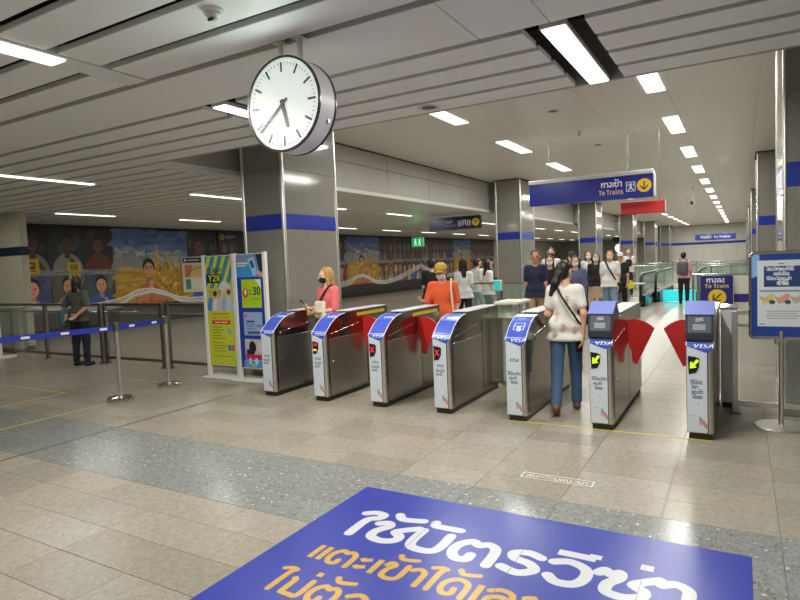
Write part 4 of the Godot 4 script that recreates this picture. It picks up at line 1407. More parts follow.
# ---------------------------------------------------------------- poster boards
func build_boards() -> void:
	var cv := Canvas.new(600, 1640, c8(196, 206, 60))
	# striped top
	cv.rect(0, 0, 600, 480, c8(196, 206, 60))
	for k in 6:
		var x := -260.0 + k * 170
		cv.poly(PackedVector2Array([Vector2(x, 480), Vector2(x + 90, 480), Vector2(x + 330, 0), Vector2(x + 240, 0)]), c8(70, 130, 168))
	cv.oval(420, 560, 150, 190, c8(214, 206, 200))
	letters(cv, "FLASH", 40, 250, 80, c8(26, 44, 40), true, 0.1)
	cv.rect(20, 262, 330, 140, c8(24, 30, 30))
	letters(cv, "Y2K", 60, 378, 100, c8(206, 214, 70), true, 0.0, 1.15)
	var r := RandomNumberGenerator.new()
	r.seed = 3
	for k in 5:
		var x := 90.0 + k * 105
		cv.oval(x, 800, 80, 190, [c8(64, 140, 200), c8(220, 214, 214), c8(206, 196, 190), c8(150, 180, 210), c8(196, 200, 220)][k])
		cv.oval(x, 560 + 24 * (k % 2), 46, 58, c8(206, 168, 146))
		cv.oval(x, 534 + 24 * (k % 2), 48, 42, [c8(196, 160, 90), c8(70, 50, 46), c8(190, 150, 130), c8(210, 190, 150), c8(120, 80, 60)][k])
	cv.rect(0, 820, 600, 820, c8(200, 208, 52))
	cv.rect(110, 856, 380, 14, c8(110, 120, 30))
	letters(cv, "SALE UP TO 70", 100, 945, 52, c8(226, 130, 50), true, 0.0, 0.8)
	cv.rect(90, 960, 420, 62, c8(204, 52, 44))
	cv.rect(150, 982, 130, 18, c8(238, 210, 180))
	cv.rect(300, 982, 150, 18, c8(238, 210, 180))
	for k in 9:
		cv.rect(90, 1060 + k * 42 + (26 if k > 4 else 0), 150 + r.randf() * 170, 12, c8(120, 128, 44))
	cv.rect(430, 1080, 90, 90, c8(170, 166, 160))
	cv.rect(430, 1330, 70, 90, c8(70, 120, 196))
	cv.rect(510, 1330, 60, 90, c8(214, 90, 80))
	cv.rect(70, 1500, 470, 10, c8(130, 138, 50))
	board("poster_board", "tall yellow-green poster board reading FLASH Y2K on white legs", Vector3(-6.69, 0, -6.24), printed(cv.texture(), 0.4), 0.54)
	cv = Canvas.new(560, 1600, c8(34, 60, 158))
	cv.rect(0, 0, 560, 300, c8(120, 138, 176))
	cv.rect(0, 170, 560, 150, c8(62, 150, 214))
	cv.rect(20, 110, 240, 22, c8(206, 214, 230))
	cv.rect(20, 146, 200, 18, c8(206, 214, 230))
	cv.poly(PackedVector2Array([Vector2(420, 0), Vector2(560, 0), Vector2(560, 260), Vector2(500, 240)]), c8(46, 46, 56))
	cv.poly(PackedVector2Array([Vector2(250, 70), Vector2(370, 40), Vector2(470, 260), Vector2(360, 310)]), c8(150, 196, 230))
	cv.poly(PackedVector2Array([Vector2(290, 96), Vector2(352, 80), Vector2(400, 180), Vector2(340, 200)]), c8(40, 84, 140))
	cv.stroke([Vector2(560, 300), Vector2(440, 250)], 66, c8(206, 156, 136))
	cv.rect(90, 350, 420, 400, c8(176, 206, 44))
	cv.poly(PackedVector2Array([Vector2(380, 350), Vector2(510, 350), Vector2(510, 480)]), c8(226, 230, 226))
	cv.oval(170, 540, 60, 66, c8(206, 60, 56))
	cv.oval(170, 530, 26, 40, c8(236, 226, 216))
	letters(cv, "30", 330, 570, 110, c8(24, 40, 60), true)
	cv.rect(250, 500, 50, 14, c8(60, 90, 40))
	cv.rect(250, 545, 50, 14, c8(60, 90, 40))
	cv.rect(280, 620, 200, 14, c8(130, 160, 50))
	cv.rect(100, 810, 400, 330, c8(152, 172, 214))
	cv.oval(150, 860, 20, 24, c8(206, 60, 60))
	cv.rect(160, 930, 170, 26, c8(50, 60, 110))
	for k in 3:
		cv.rect(160, 980 + k * 30, 150 + r.randf() * 60, 10, c8(96, 110, 160))
	cv.rect(380, 990, 90, 28, c8(96, 110, 160))
	cv.rect(170, 1080, 260, 40, c8(84, 96, 150))
	cv.rect(100, 1190, 440, 330, c8(196, 190, 198))
	cv.oval(260, 1310, 74, 90, c8(30, 28, 34))
	cv.rect(130, 1340, 160, 90, c8(40, 38, 46))
	cv.oval(420, 1300, 60, 80, c8(220, 206, 206))
	cv.rect(110, 1410, 420, 80, c8(196, 36, 100))
	cv.rect(60, 1500, 500, 100, c8(70, 150, 220))
	cv.oval(200, 1510, 40, 50, c8(170, 206, 240))
	cv.oval(330, 1510, 40, 50, c8(190, 216, 240))
	cv.rect(100, 1550, 90, 40, c8(160, 150, 170))
	cv.rect(230, 1550, 90, 40, c8(180, 200, 110))
	board("poster_board", "tall blue poster board with a green 30 card, beside the leftmost gate", Vector3(-6.03, 0, -6.2), printed(cv.texture(), 0.35), 0.5)

func board(called: String, label: String, at: Vector3, m: Material, w: float) -> void:
	var t := thing(called, label, "poster board", at)
	part("backing", bx(Vector3(-w / 2 - 0.01, 0.17, -0.03), Vector3(w / 2 + 0.01, 1.815, 0.008), 0.004), M.offwhite, t)
	part("poster", sheet(Vector3(-w / 2, 0.185, 0.0095), Vector3(w, 0, 0), Vector3(0, 1.62, 0)), m, t)
	for s: float in [-1.0, 1.0]:
		var x := s * (w / 2 + 0.035)
		part("leg", bx(Vector3(x - 0.027, 0.02, -0.035), Vector3(x + 0.027, 1.83, 0.025), 0.006), M.frame_white, t)
	part("base_plate", bx(Vector3(-w / 2 - 0.06, 0.0, -0.2), Vector3(w / 2 + 0.06, 0.02, 0.16), 0.006), M.offwhite, t)

# ---------------------------------------------------------------- right side
func build_right_side() -> void:
	var cv := Canvas.new(460, 760, c8(38, 64, 140))
	cv.poly(PackedVector2Array([Vector2(0, 0), Vector2(60, 0), Vector2(60, 190), Vector2(0, 220)]), c8(130, 176, 220))
	cv.rect(44, 56, 380, 610, c8(206, 212, 214))
	cv.rect(96, 110, 300, 190, c8(44, 64, 116))
	var white := c8(228, 230, 232)
	cv.rect(205, 84, 50, 8, c8(110, 116, 130))
	thai(cv, "บัตรวีซ่าแตะเข้าได้", 116, 150, 24, 6, white, 0.9)
	thai(cv, "เลยไม่ต้อง", 170, 194, 24, 6, white, 0.9)
	thai(cv, "ใช้บัตรวีซ่าแตะเข้า", 116, 236, 22, 5, white, 0.9)
	thai(cv, "เข้าได้", 196, 282, 30, 9, white, 1.0)
	cv.rect(60, 330, 364, 16, c8(120, 140, 160))
	for k in 3:
		var x := 70.0 + k * 120
		cv.poly(PackedVector2Array([Vector2(x, 420), Vector2(x + 80, 360), Vector2(x + 110, 370), Vector2(x + 90, 440), Vector2(x + 20, 456)]), [c8(206, 196, 110), c8(206, 150, 140), c8(176, 180, 186)][k])
		cv.stroke([Vector2(x, 400), Vector2(x + 60, 420)], 24, c8(204, 160, 140))
		cv.oval(x + 90, 440, 24, 20, c8(70, 76, 90))
	for k in 4:
		cv.rect(110 + 10 * (k % 2), 520 + k * 22, 260 - 30 * (k % 2), 8, c8(150, 156, 166))
	cv.rect(60, 640, 40, 10, c8(110, 120, 140))
	var t := thing("sign_stand", "steel sign stand with blue-bordered notice at the right picture edge", "sign stand", Vector3(0.3, 0, -6.16))
	part("base", lathed([Vector2(0.0, 0.022), Vector2(0.2, 0.018), Vector2(0.215, 0.008), Vector2(0.215, 0.0)], 40), M.steel, t)
	part("pole", rod(Vector3(0, 0.02, 0), Vector3(0, 0.86, 0), 0.02, 14), M.steel, t)
	part("clamp", bx(Vector3(-0.05, 0.74, -0.03), Vector3(0.05, 0.8, 0.012), 0.008), M.chrome, t)
	var st := begin()
	var path := []
	for k in 4:
		var c: Vector2 = [Vector2(0.2, 1.52), Vector2(-0.2, 1.52), Vector2(-0.2, 0.83), Vector2(0.2, 0.83)][k]
		for j in 5:
			var a := PI / 2 * k + PI / 2 * j / 4.0
			path.append(Vector3(c.x + cos(a) * 0.035, c.y + sin(a) * 0.035, 0))
	path.append(path[0])
	tube(st, path, 0.013, 10, false)
	part("frame", st.commit(), M.chrome, t)
	part("backing", bx(Vector3(-0.225, 0.805, -0.008), Vector3(0.225, 1.545, 0.0)), M.offwhite, t)
	part("notice", sheet(Vector3(-0.222, 0.81, 0.0015), Vector3(0.444, 0, 0), Vector3(0, 0.73, 0)), printed(cv.texture(), 0.3), t)
	# steel railing to the right of the last gate
	t = thing("steel_railing", "steel railing behind the sign stand, right of the last gate", "railing", Vector3(0, 0, -6.54))
	for x: float in [-0.06, 0.8, 1.7]:
		var p := part("post", bx(Vector3(x - 0.025, 0.015, -0.025), Vector3(x + 0.025, 1.0, 0.025), 0.004), M.steel, t)
		part("foot_plate", bx(Vector3(x - 0.05, 0, -0.05), Vector3(x + 0.05, 0.015, 0.05)), M.dark_steel, p)
	for b in 2:
		var x0: float = [-0.035, 0.825][b]
		var x1: float = [0.775, 1.675][b]
		part("top_rail", bx(Vector3(x0, 0.97, -0.02), Vector3(x1, 1.01, 0.02), 0.005), M.steel, t)
		part("mid_rail", bx(Vector3(x0, 0.85, -0.015), Vector3(x1, 0.885, 0.015), 0.005), M.steel, t)
		part("bottom_rail", bx(Vector3(x0, 0.08, -0.015), Vector3(x1, 0.13, 0.015), 0.005), M.steel, t)
		part("glass_pane", bx(Vector3(x0 + 0.02, 0.135, -0.004), Vector3(x1 - 0.02, 0.845, 0.004)), M.glass, t)
	t = thing("side_cabinet", "narrow steel cabinet between the last gate and the railing", "cabinet", Vector3(-0.118, 0, -6.95))
	part("body", bx(Vector3(-0.07, 0.05, -0.2), Vector3(0.075, 1.0, 0.2), 0.008), M.top_plate, t)
	part("top", bx(Vector3(-0.075, 1.0, -0.21), Vector3(0.08, 1.02, 0.21), 0.004), M.chrome, t)
	part("plinth", bx(Vector3(-0.06, 0, -0.19), Vector3(0.065, 0.05, 0.19)), M.plinth, t)

# ---------------------------------------------------------------- furniture of the hall
func glass_run(t: Node3D, x0: float, x1: float, n: int, h: float, gm: Material) -> void:
	for i in n + 1:
		var x := lerpf(x0, x1, float(i) / n)
		part("post", bx(Vector3(x - 0.02, 0, -0.02), Vector3(x + 0.02, h, 0.02), 0.004), M.rail, t)
	for i in n:
		var a := lerpf(x0, x1, float(i) / n) + 0.02
		var b := lerpf(x0, x1, float(i + 1) / n) - 0.02
		part("top_rail", rod(Vector3(a, h - 0.02, 0), Vector3(b, h - 0.02, 0), 0.02, 10), M.rail, t)
		part("glass_pane", bx(Vector3(a, 0.1, -0.005), Vector3(b, h - 0.045, 0.005)), gm, t)
		part("bottom_rail", bx(Vector3(a, 0.04, -0.012), Vector3(b, 0.09, 0.012), 0.003), M.rail, t)

func escalator(called: String, label: String, x: float, z: float, w: float) -> Node3D:
	var t := thing(called, label, "escalator", Vector3(x, 0, z))
	for s: float in [-1.0, 1.0]:
		var bxx := s * w / 2
		# balustrade outline in (distance back, height)
		var outline := [Vector2(0.25, 0.12), Vector2(0.08, 0.3), Vector2(0.0, 0.6), Vector2(0.1, 0.84), Vector2(0.34, 0.93), Vector2(4.6, 0.93), Vector2(4.6, 0.12)]
		part("glass_balustrade", slabbed(PackedVector2Array(outline), Vector3(bxx - 0.006, 0, 0), Vector3.FORWARD, Vector3.UP, Vector3(0.012, 0, 0)), M.glass_green, t)
		var st := begin()
		var path := [Vector3(bxx, 0.12, -0.45), Vector3(bxx, 0.13, -0.2), Vector3(bxx, 0.3, -0.03), Vector3(bxx, 0.6, 0.05), Vector3(bxx, 0.87, -0.06), Vector3(bxx, 0.97, -0.32), Vector3(bxx, 0.97, -1.0), Vector3(bxx, 0.97, -4.6)]
		tube(st, smooth(path, 4), 0.04, 10)
		part("handrail", st.commit(), M.black, t)
		part("skirt", bx(Vector3(bxx - 0.09, 0, -4.6), Vector3(bxx + 0.09, 0.34, -0.24), 0.03), M.black, t)
		part("outer_cladding", bx(Vector3(bxx + s * 0.095 - 0.004, 0.02, -4.6), Vector3(bxx + s * 0.095 + 0.004, 0.2, -0.9), 0.003), M.brushed, t)
	part("comb_plate", bx(Vector3(-w / 2 + 0.09, 0, -1.2), Vector3(w / 2 - 0.09, 0.012, 0.0), 0.003), M.brushed, t)
	for k in 8:
		part("step", bx(Vector3(-w / 2 + 0.1, 0.0, -1.6 - 0.4 * k), Vector3(w / 2 - 0.1, 0.01, -1.22 - 0.4 * k), 0.002), M.dark_steel, t)
	return t

func build_hall_furniture() -> void:
	# counter between the fourth and fifth gates
	var t := thing("glass_counter", "narrow steel and glass counter between the fourth and fifth gates", "counter", Vector3(-2.5, 0, -7.4))
	for x: float in [-0.14, 0.09]:
		part("post", bx(Vector3(x - 0.025, 0.01, 0.3), Vector3(x + 0.025, 1.02, 0.35), 0.004), M.steel, t)
		part("post", bx(Vector3(x - 0.025, 0.01, -0.09), Vector3(x + 0.025, 1.02, -0.04), 0.004), M.steel, t)
	part("top_plate", bx(Vector3(-0.2, 1.02, -0.1), Vector3(0.12, 1.06, 0.4), 0.008), M.offwhite, t)
	part("shelf", bx(Vector3(-0.24, 0.86, 0.1), Vector3(0.1, 0.885, 0.45), 0.004), M.offwhite, t)
	var pad := thing("paper_pad", "pale green pad of paper on the counter shelf between the gates", "paper", Vector3(-2.56, 0.887, -6.998))
	part("sheets", bx(Vector3(-0.1, 0, -0.042), Vector3(0.1, 0.03, 0.042), 0.004), mat(c8(196, 214, 176), 0.7), pad)
	part("cover", bx(Vector3(-0.1, 0.03, -0.042), Vector3(0.1, 0.034, 0.042)), mat(c8(180, 204, 160), 0.6), pad)
	part("glass_pane", bx(Vector3(-0.11, 0.06, 0.32), Vector3(0.06, 0.99, 0.33)), M.glass_green, t)
	part("glass_pane", bx(Vector3(-0.145, 0.06, -0.04), Vector3(-0.135, 0.99, 0.29)), M.glass_green, t)
	part("foot_rail", bx(Vector3(-0.14, 0.0, 0.3), Vector3(0.09, 0.055, 0.35), 0.003), M.steel, t)
	# glass screen with a cyan lamp, near the second column
	t = thing("glass_screen", "greenish glass screen standing left of the navy shirt man", "glass screen", Vector3(-4.4, 0, -11.9))
	glass_run(t, -0.75, 0.75, 2, 1.1, M.glass_green)
	t = thing("cyan_lamp", "small glowing cyan lamp box on the glass screen", "lamp", Vector3(-4.45, 0.9, -11.8))
	part("case", bx(Vector3(-0.085, 0.02, -0.06), Vector3(0.085, 0.25, 0.03), 0.01), M.offwhite, t)
	part("lit_face", bx(Vector3(-0.072, 0.035, 0.03), Vector3(0.072, 0.235, 0.04), 0.004), glowing(c8(40, 190, 190), 0.4), t)
	part("stem", rod(Vector3(0, -0.9, -0.02), Vector3(0, 0.0, -0.02), 0.025, 10), M.brushed, t)
	small_lamp(t, Vector3(0, 0.13, 0.06), Vector2(0.14, 0.2), 0.006, c8(60, 235, 235))
	# barrier with a round yellow sign, escalators and the railings around the stair opening
	t = thing("barrier_frame", "low steel barrier with round yellow sign before the escalator", "barrier", Vector3(-2.97, 0, -18.0))
	for x: float in [-0.13, 0.13]:
		part("post", rod(Vector3(x, 0, 0), Vector3(x, 1.0, 0), 0.028, 12), M.steel, t)
	part("cross_bar", rod(Vector3(-0.5, 0.72, 0), Vector3(0.6, 0.72, 0), 0.03, 12), M.offwhite, t)
	part("top_bar", rod(Vector3(-0.13, 1.0, 0), Vector3(0.13, 1.0, 0), 0.028, 12), M.steel, t)
	part("round_sign", lathed([Vector2(0.0, 0.05), Vector2(0.115, 0.048), Vector2(0.12, 0.03)], 24, Vector3(0.19, 0.7, 0.0), Basis(Vector3.RIGHT, PI / 2)), M.yellow, t)
	escalator("escalator", "escalator entry with glass balustrade and black skirts behind the round yellow sign", -3.1, -18.4, 1.1)
	escalator("escalator", "escalator entry lit cyan where the person with the backpack stands", -1.75, -20.2, 1.2)
	t = thing("step_light", "glowing cyan light panel at the escalator entry", "lamp", Vector3(-1.75, 0.014, -21.0))
	part("panel", bx(Vector3(-0.49, 0.0, -0.05), Vector3(0.49, 0.34, 0.0), 0.01), glowing(c8(50, 205, 210), 0.8), t)
	small_lamp(t, Vector3(0, 0.22, 0.02), Vector2(0.78, 0.38), 0.05, c8(60, 225, 235))
	var rows := [[-27.0, -5.0, 0.2, 5, "nearer glass railing across the hall beyond the escalators"], [-33.0, -5.2, 0.2, 5, "farther glass railing across the hall beyond the escalators"], [-24.0, -0.95, 0.3, 2, "short glass railing right of the backpack person"], [-15.6, -1.0, 0.3, 2, "glass railing behind the blue To Train board"]]
	for r: Array in rows:
		t = thing("glass_railing", r[4], "railing", Vector3(0, 0, r[0]), 0.0, "glass railings of the stair opening")
		glass_run(t, r[1], r[2], r[3], 1.05, M.glass_green)
	# board: To Train
	var cv := Canvas.new(560, 640, c8(34, 34, 120))
	thai(cv, "ทางลง", 96, 130, 76, 18, c8(226, 226, 232), 1.25)
	letters(cv, "To Train", 280, 240, 78, c8(224, 200, 90), true, 0.0, 1.0, true)
	arrow_disc(cv, 290, 430, 160, 225)
	t = thing("direction_board", "blue board reading To Train with round yellow arrow", "sign", Vector3(-0.43, 0, -13.2))
	part("panel", bx(Vector3(-0.285, 0.45, -0.03), Vector3(0.285, 1.09, 0.0), 0.005), M.navy, t)
	part("print", sheet(Vector3(-0.28, 0.455, 0.0015), Vector3(0.56, 0, 0), Vector3(0, 0.63, 0)), printed(cv.texture(), 0.35), t)
	for s: float in [-0.25, 0.25]:
		part("leg", bx(Vector3(s - 0.02, 0, -0.06), Vector3(s + 0.02, 1.0, -0.032), 0.004), M.rail, t)
	t = thing("queue_screen", "pale counter panel with purple band right of the To Train board", "counter", Vector3(0.1, 0, -13.3))
	part("panel", bx(Vector3(-0.24, 0.1, -0.03), Vector3(0.22, 1.06, 0.0), 0.005), M.offwhite, t)
	part("purple_band", bx(Vector3(-0.235, 0.56, 0.0), Vector3(0.215, 0.72, 0.006)), mat(c8(52, 40, 130), 0.5), t)
	for s: float in [-0.2, 0.18]:
		part("foot", bx(Vector3(s - 0.02, 0, -0.1), Vector3(s + 0.02, 0.1, 0.06), 0.004), M.rail, t)
	# round lit sign far behind the walkers
	t = thing("round_lamp", "small round white lit sign far behind the walkers", "lamp", Vector3(-6.85, 1.95, -40.5))
	part("disc", lathed([Vector2(0.0, 0.06), Vector2(0.26, 0.05), Vector2(0.3, 0.0), Vector2(0.26, -0.05), Vector2(0.0, -0.06)], 28, Vector3.ZERO, Basis(Vector3.RIGHT, PI / 2)), glowing(c8(240, 244, 240), 0.9), t)
	part("hanger", rod(Vector3(0, 0.28, 0), Vector3(0, 1.06, 0), 0.02, 8), M.brushed, t)
	part("head_box", bx(Vector3(-0.42, 0.38, -0.1), Vector3(0.42, 0.72, 0.1), 0.02), M.navy, t)

# ---------------------------------------------------------------- people
# Fields: op = ["cap", a, ra, b, rb, flat_z] or ["ball", centre, radii]
class Blob:
	var v := PackedVector3Array()
	var n := PackedVector3Array()
	var idx := PackedInt32Array()
	func mesh() -> ArrayMesh:
		var arr := []
		arr.resize(Mesh.ARRAY_MAX)
		arr[Mesh.ARRAY_VERTEX] = v
		arr[Mesh.ARRAY_NORMAL] = n
		arr[Mesh.ARRAY_INDEX] = idx
		var m := ArrayMesh.new()
		m.add_surface_from_arrays(Mesh.PRIMITIVE_TRIANGLES, arr)
		return m

func field(blob: Blob, ops: Array, cell: float, blend: float, cuts := []) -> void:
	var lo := Vector3(1e9, 1e9, 1e9)
	var hi := -lo
	for op: Array in ops:
		if op[0] == "cap":
			var r := maxf(op[2], op[4])
			lo = lo.min(op[1].min(op[3]) - Vector3(r, r, r))
			hi = hi.max(op[1].max(op[3]) + Vector3(r, r, r))
		else:
			lo = lo.min(op[1] - op[2])
			hi = hi.max(op[1] + op[2])
	var pad := 2.5 * cell
	lo -= Vector3(pad, pad, pad)
	hi += Vector3(pad, pad, pad)
	var nx := int((hi.x - lo.x) / cell) + 2
	var ny := int((hi.y - lo.y) / cell) + 2
	var nz := int((hi.z - lo.z) / cell) + 2
	var d := PackedFloat32Array()
	d.resize(nx * ny * nz)
	d.fill(1.0)
	var sy := nx
	var sz := nx * ny
	for op: Array in ops:
		var is_cap: bool = op[0] == "cap"
		var a: Vector3 = op[1]
		var b: Vector3 = op[3] if is_cap else a
		var reach: Vector3
		var ra := 0.0
		var rb := 0.0
		var fz := 1.0
		var rad := Vector3.ONE
		if is_cap:
			ra = op[2]
			rb = op[4]
			fz = op[5] if op.size() > 5 else 1.0
			var r := maxf(ra, rb) + blend * 0.6 + 2.0 * cell
			reach = Vector3(r, r, r)
		else:
			rad = op[2]
			reach = rad + Vector3.ONE * (blend * 0.6 + 2.0 * cell)
		var bl := ((a.min(b) - reach - lo) / cell).floor()
		var bh := ((a.max(b) + reach - lo) / cell).ceil()
		var i0 := maxi(0, int(bl.x))
		var i1 := mini(nx - 1, int(bh.x))
		var j0 := maxi(0, int(bl.y))
		var j1 := mini(ny - 1, int(bh.y))
		var k0 := maxi(0, int(bl.z))
		var k1 := mini(nz - 1, int(bh.z))
		var ab := b - a
		var inv := 1.0 / maxf(ab.length_squared(), 1e-9)
		var rmin := minf(rad.x, minf(rad.y, rad.z))
		var irad := Vector3.ONE / rad
		var ifz := 1.0 / fz
		for k in range(k0, k1 + 1):
			for j in range(j0, j1 + 1):
				var row := k * sz + j * sy
				for i in range(i0, i1 + 1):
					var p := lo + Vector3(i, j, k) * cell - a
					var dist: float
					if is_cap:
						var t := clampf(p.dot(ab) * inv, 0.0, 1.0)
						var q := p - ab * t
						q.z *= ifz
						dist = q.length() - (ra + (rb - ra) * t)
					else:
						dist = ((p * irad).length() - 1.0) * rmin
					var old := d[row + i]
					if old > 0.99:
						d[row + i] = dist
					else:
						var h := maxf(blend - absf(old - dist), 0.0)
						d[row + i] = minf(old, dist) - h * h * 0.25 / blend
	for c: Array in cuts:
		# keep the side where (p - c0) . c1 is negative
		var c0: Vector3 = c[0]
		var c1: Vector3 = c[1]
		for k in nz:
			for j in ny:
				var row := k * sz + j * sy
				for i in nx:
					if d[row + i] < 0.5:
						d[row + i] = maxf(d[row + i], (lo + Vector3(i, j, k) * cell - c0).dot(c1))
	# surface nets
	var at := {}
	var near := cell * 1.9
	var base := blob.v.size()
	for k in nz - 1:
		for j in ny - 1:
			var row := k * sz + j * sy
			for i in nx - 1:
				var o := row + i
				var c0 := d[o]
				if c0 > near or c0 < -near:
					continue
				var c1 := d[o + 1]
				var c2 := d[o + sy]
				var c3 := d[o + sy + 1]
				var c4 := d[o + sz]
				var c5 := d[o + sz + 1]
				var c6 := d[o + sz + sy]
				var c7 := d[o + sz + sy + 1]
				var inside := int(c0 < 0) + int(c1 < 0) + int(c2 < 0) + int(c3 < 0) + int(c4 < 0) + int(c5 < 0) + int(c6 < 0) + int(c7 < 0)
				if inside == 0 or inside == 8:
					continue
				var sum := Vector3.ZERO
				var cnt := 0
				if (c0 < 0) != (c1 < 0): sum += Vector3(c0 / (c0 - c1), 0, 0); cnt += 1
				if (c2 < 0) != (c3 < 0): sum += Vector3(c2 / (c2 - c3), 1, 0); cnt += 1
				if (c4 < 0) != (c5 < 0): sum += Vector3(c4 / (c4 - c5), 0, 1); cnt += 1
				if (c6 < 0) != (c7 < 0): sum += Vector3(c6 / (c6 - c7), 1, 1); cnt += 1
				if (c0 < 0) != (c2 < 0): sum += Vector3(0, c0 / (c0 - c2), 0); cnt += 1
				if (c1 < 0) != (c3 < 0): sum += Vector3(1, c1 / (c1 - c3), 0); cnt += 1
				if (c4 < 0) != (c6 < 0): sum += Vector3(0, c4 / (c4 - c6), 1); cnt += 1
				if (c5 < 0) != (c7 < 0): sum += Vector3(1, c5 / (c5 - c7), 1); cnt += 1
				if (c0 < 0) != (c4 < 0): sum += Vector3(0, 0, c0 / (c0 - c4)); cnt += 1
				if (c1 < 0) != (c5 < 0): sum += Vector3(1, 0, c1 / (c1 - c5)); cnt += 1
				if (c2 < 0) != (c6 < 0): sum += Vector3(0, 1, c2 / (c2 - c6)); cnt += 1
				if (c3 < 0) != (c7 < 0): sum += Vector3(1, 1, c3 / (c3 - c7)); cnt += 1
				at[o] = blob.v.size()
				blob.v.append(lo + (Vector3(i, j, k) + sum / cnt) * cell)
				blob.n.append(Vector3(c1 + c3 + c5 + c7 - c0 - c2 - c4 - c6, c2 + c3 + c6 + c7 - c0 - c1 - c4 - c5, c4 + c5 + c6 + c7 - c0 - c1 - c2 - c3).normalized())
	for o: int in at:
		for ax in 3:
			var step: int = [1, sy, sz][ax]
			var s1: int = [sy, sz, 1][ax]
			var s2: int = [sz, 1, sy][ax]
			var inside := d[o] < 0
			if inside == (d[o + step] < 0):
				continue
			var b: int = at.get(o - s1, -1)
			var c: int = at.get(o - s1 - s2, -1)
			var e: int = at.get(o - s2, -1)
			var a: int = at[o]
			if b < 0 or c < 0 or e < 0:
				continue
			if inside:
				blob.idx.append_array(PackedInt32Array([a, c, b, a, e, c]))
			else:
				blob.idx.append_array(PackedInt32Array([a, b, c, a, c, e]))

func cap(a: Vector3, ra: float, b: Vector3, rb: float, flat := 1.0) -> Array:
	return ["cap", a, ra, b, rb, flat]

func hand(blob: Blob, wrist: Vector3, dir: Vector3, palm: Vector3, thumb_side: float, s: float, curl: float) -> void:
	var y := dir.normalized()
	var n := (palm - y * palm.dot(y)).normalized()
	var x := y.cross(n).normalized() * thumb_side
	var ops := [cap(wrist - y * 0.02 * s, 0.024 * s, wrist + y * 0.02 * s, 0.024 * s)]
	for i in 4:
		var off := x * (0.027 - 0.018 * i) * s
		var root: Vector3 = wrist + y * (0.078 + [0.0, 0.006, 0.003, -0.006][i]) * s + off
		ops.append(cap(wrist + y * 0.02 * s + off * 0.6, 0.016 * s, root, 0.0115 * s))
		var l: float = [0.042, 0.046, 0.043, 0.034][i] * s
		var a1 := curl * 0.8
		var mid: Vector3 = root + (y * cos(a1) + n * sin(a1)) * l
		var a2 := curl * 1.9
		var tip: Vector3 = mid + (y * cos(a2) + n * sin(a2)) * l * 0.85
		ops.append(cap(root, 0.0095 * s, mid, 0.0088 * s))
		ops.append(cap(mid, 0.0088 * s, tip, 0.0076 * s))
	var tb := wrist + y * 0.025 * s + x * 0.028 * s
	var tm := tb + (y * 0.6 + x * 0.75 + n * 0.3).normalized() * 0.036 * s
	ops.append(cap(wrist + y * 0.02 * s, 0.017 * s, tb, 0.015 * s))
	ops.append(cap(tb, 0.0125 * s, tm, 0.011 * s))
	ops.append(cap(tm, 0.011 * s, tm + (y * 0.85 + x * 0.2 + n * 0.45 * (0.5 + curl)).normalized() * 0.032 * s, 0.009 * s))
	field(blob, ops, 0.0048, 0.006)

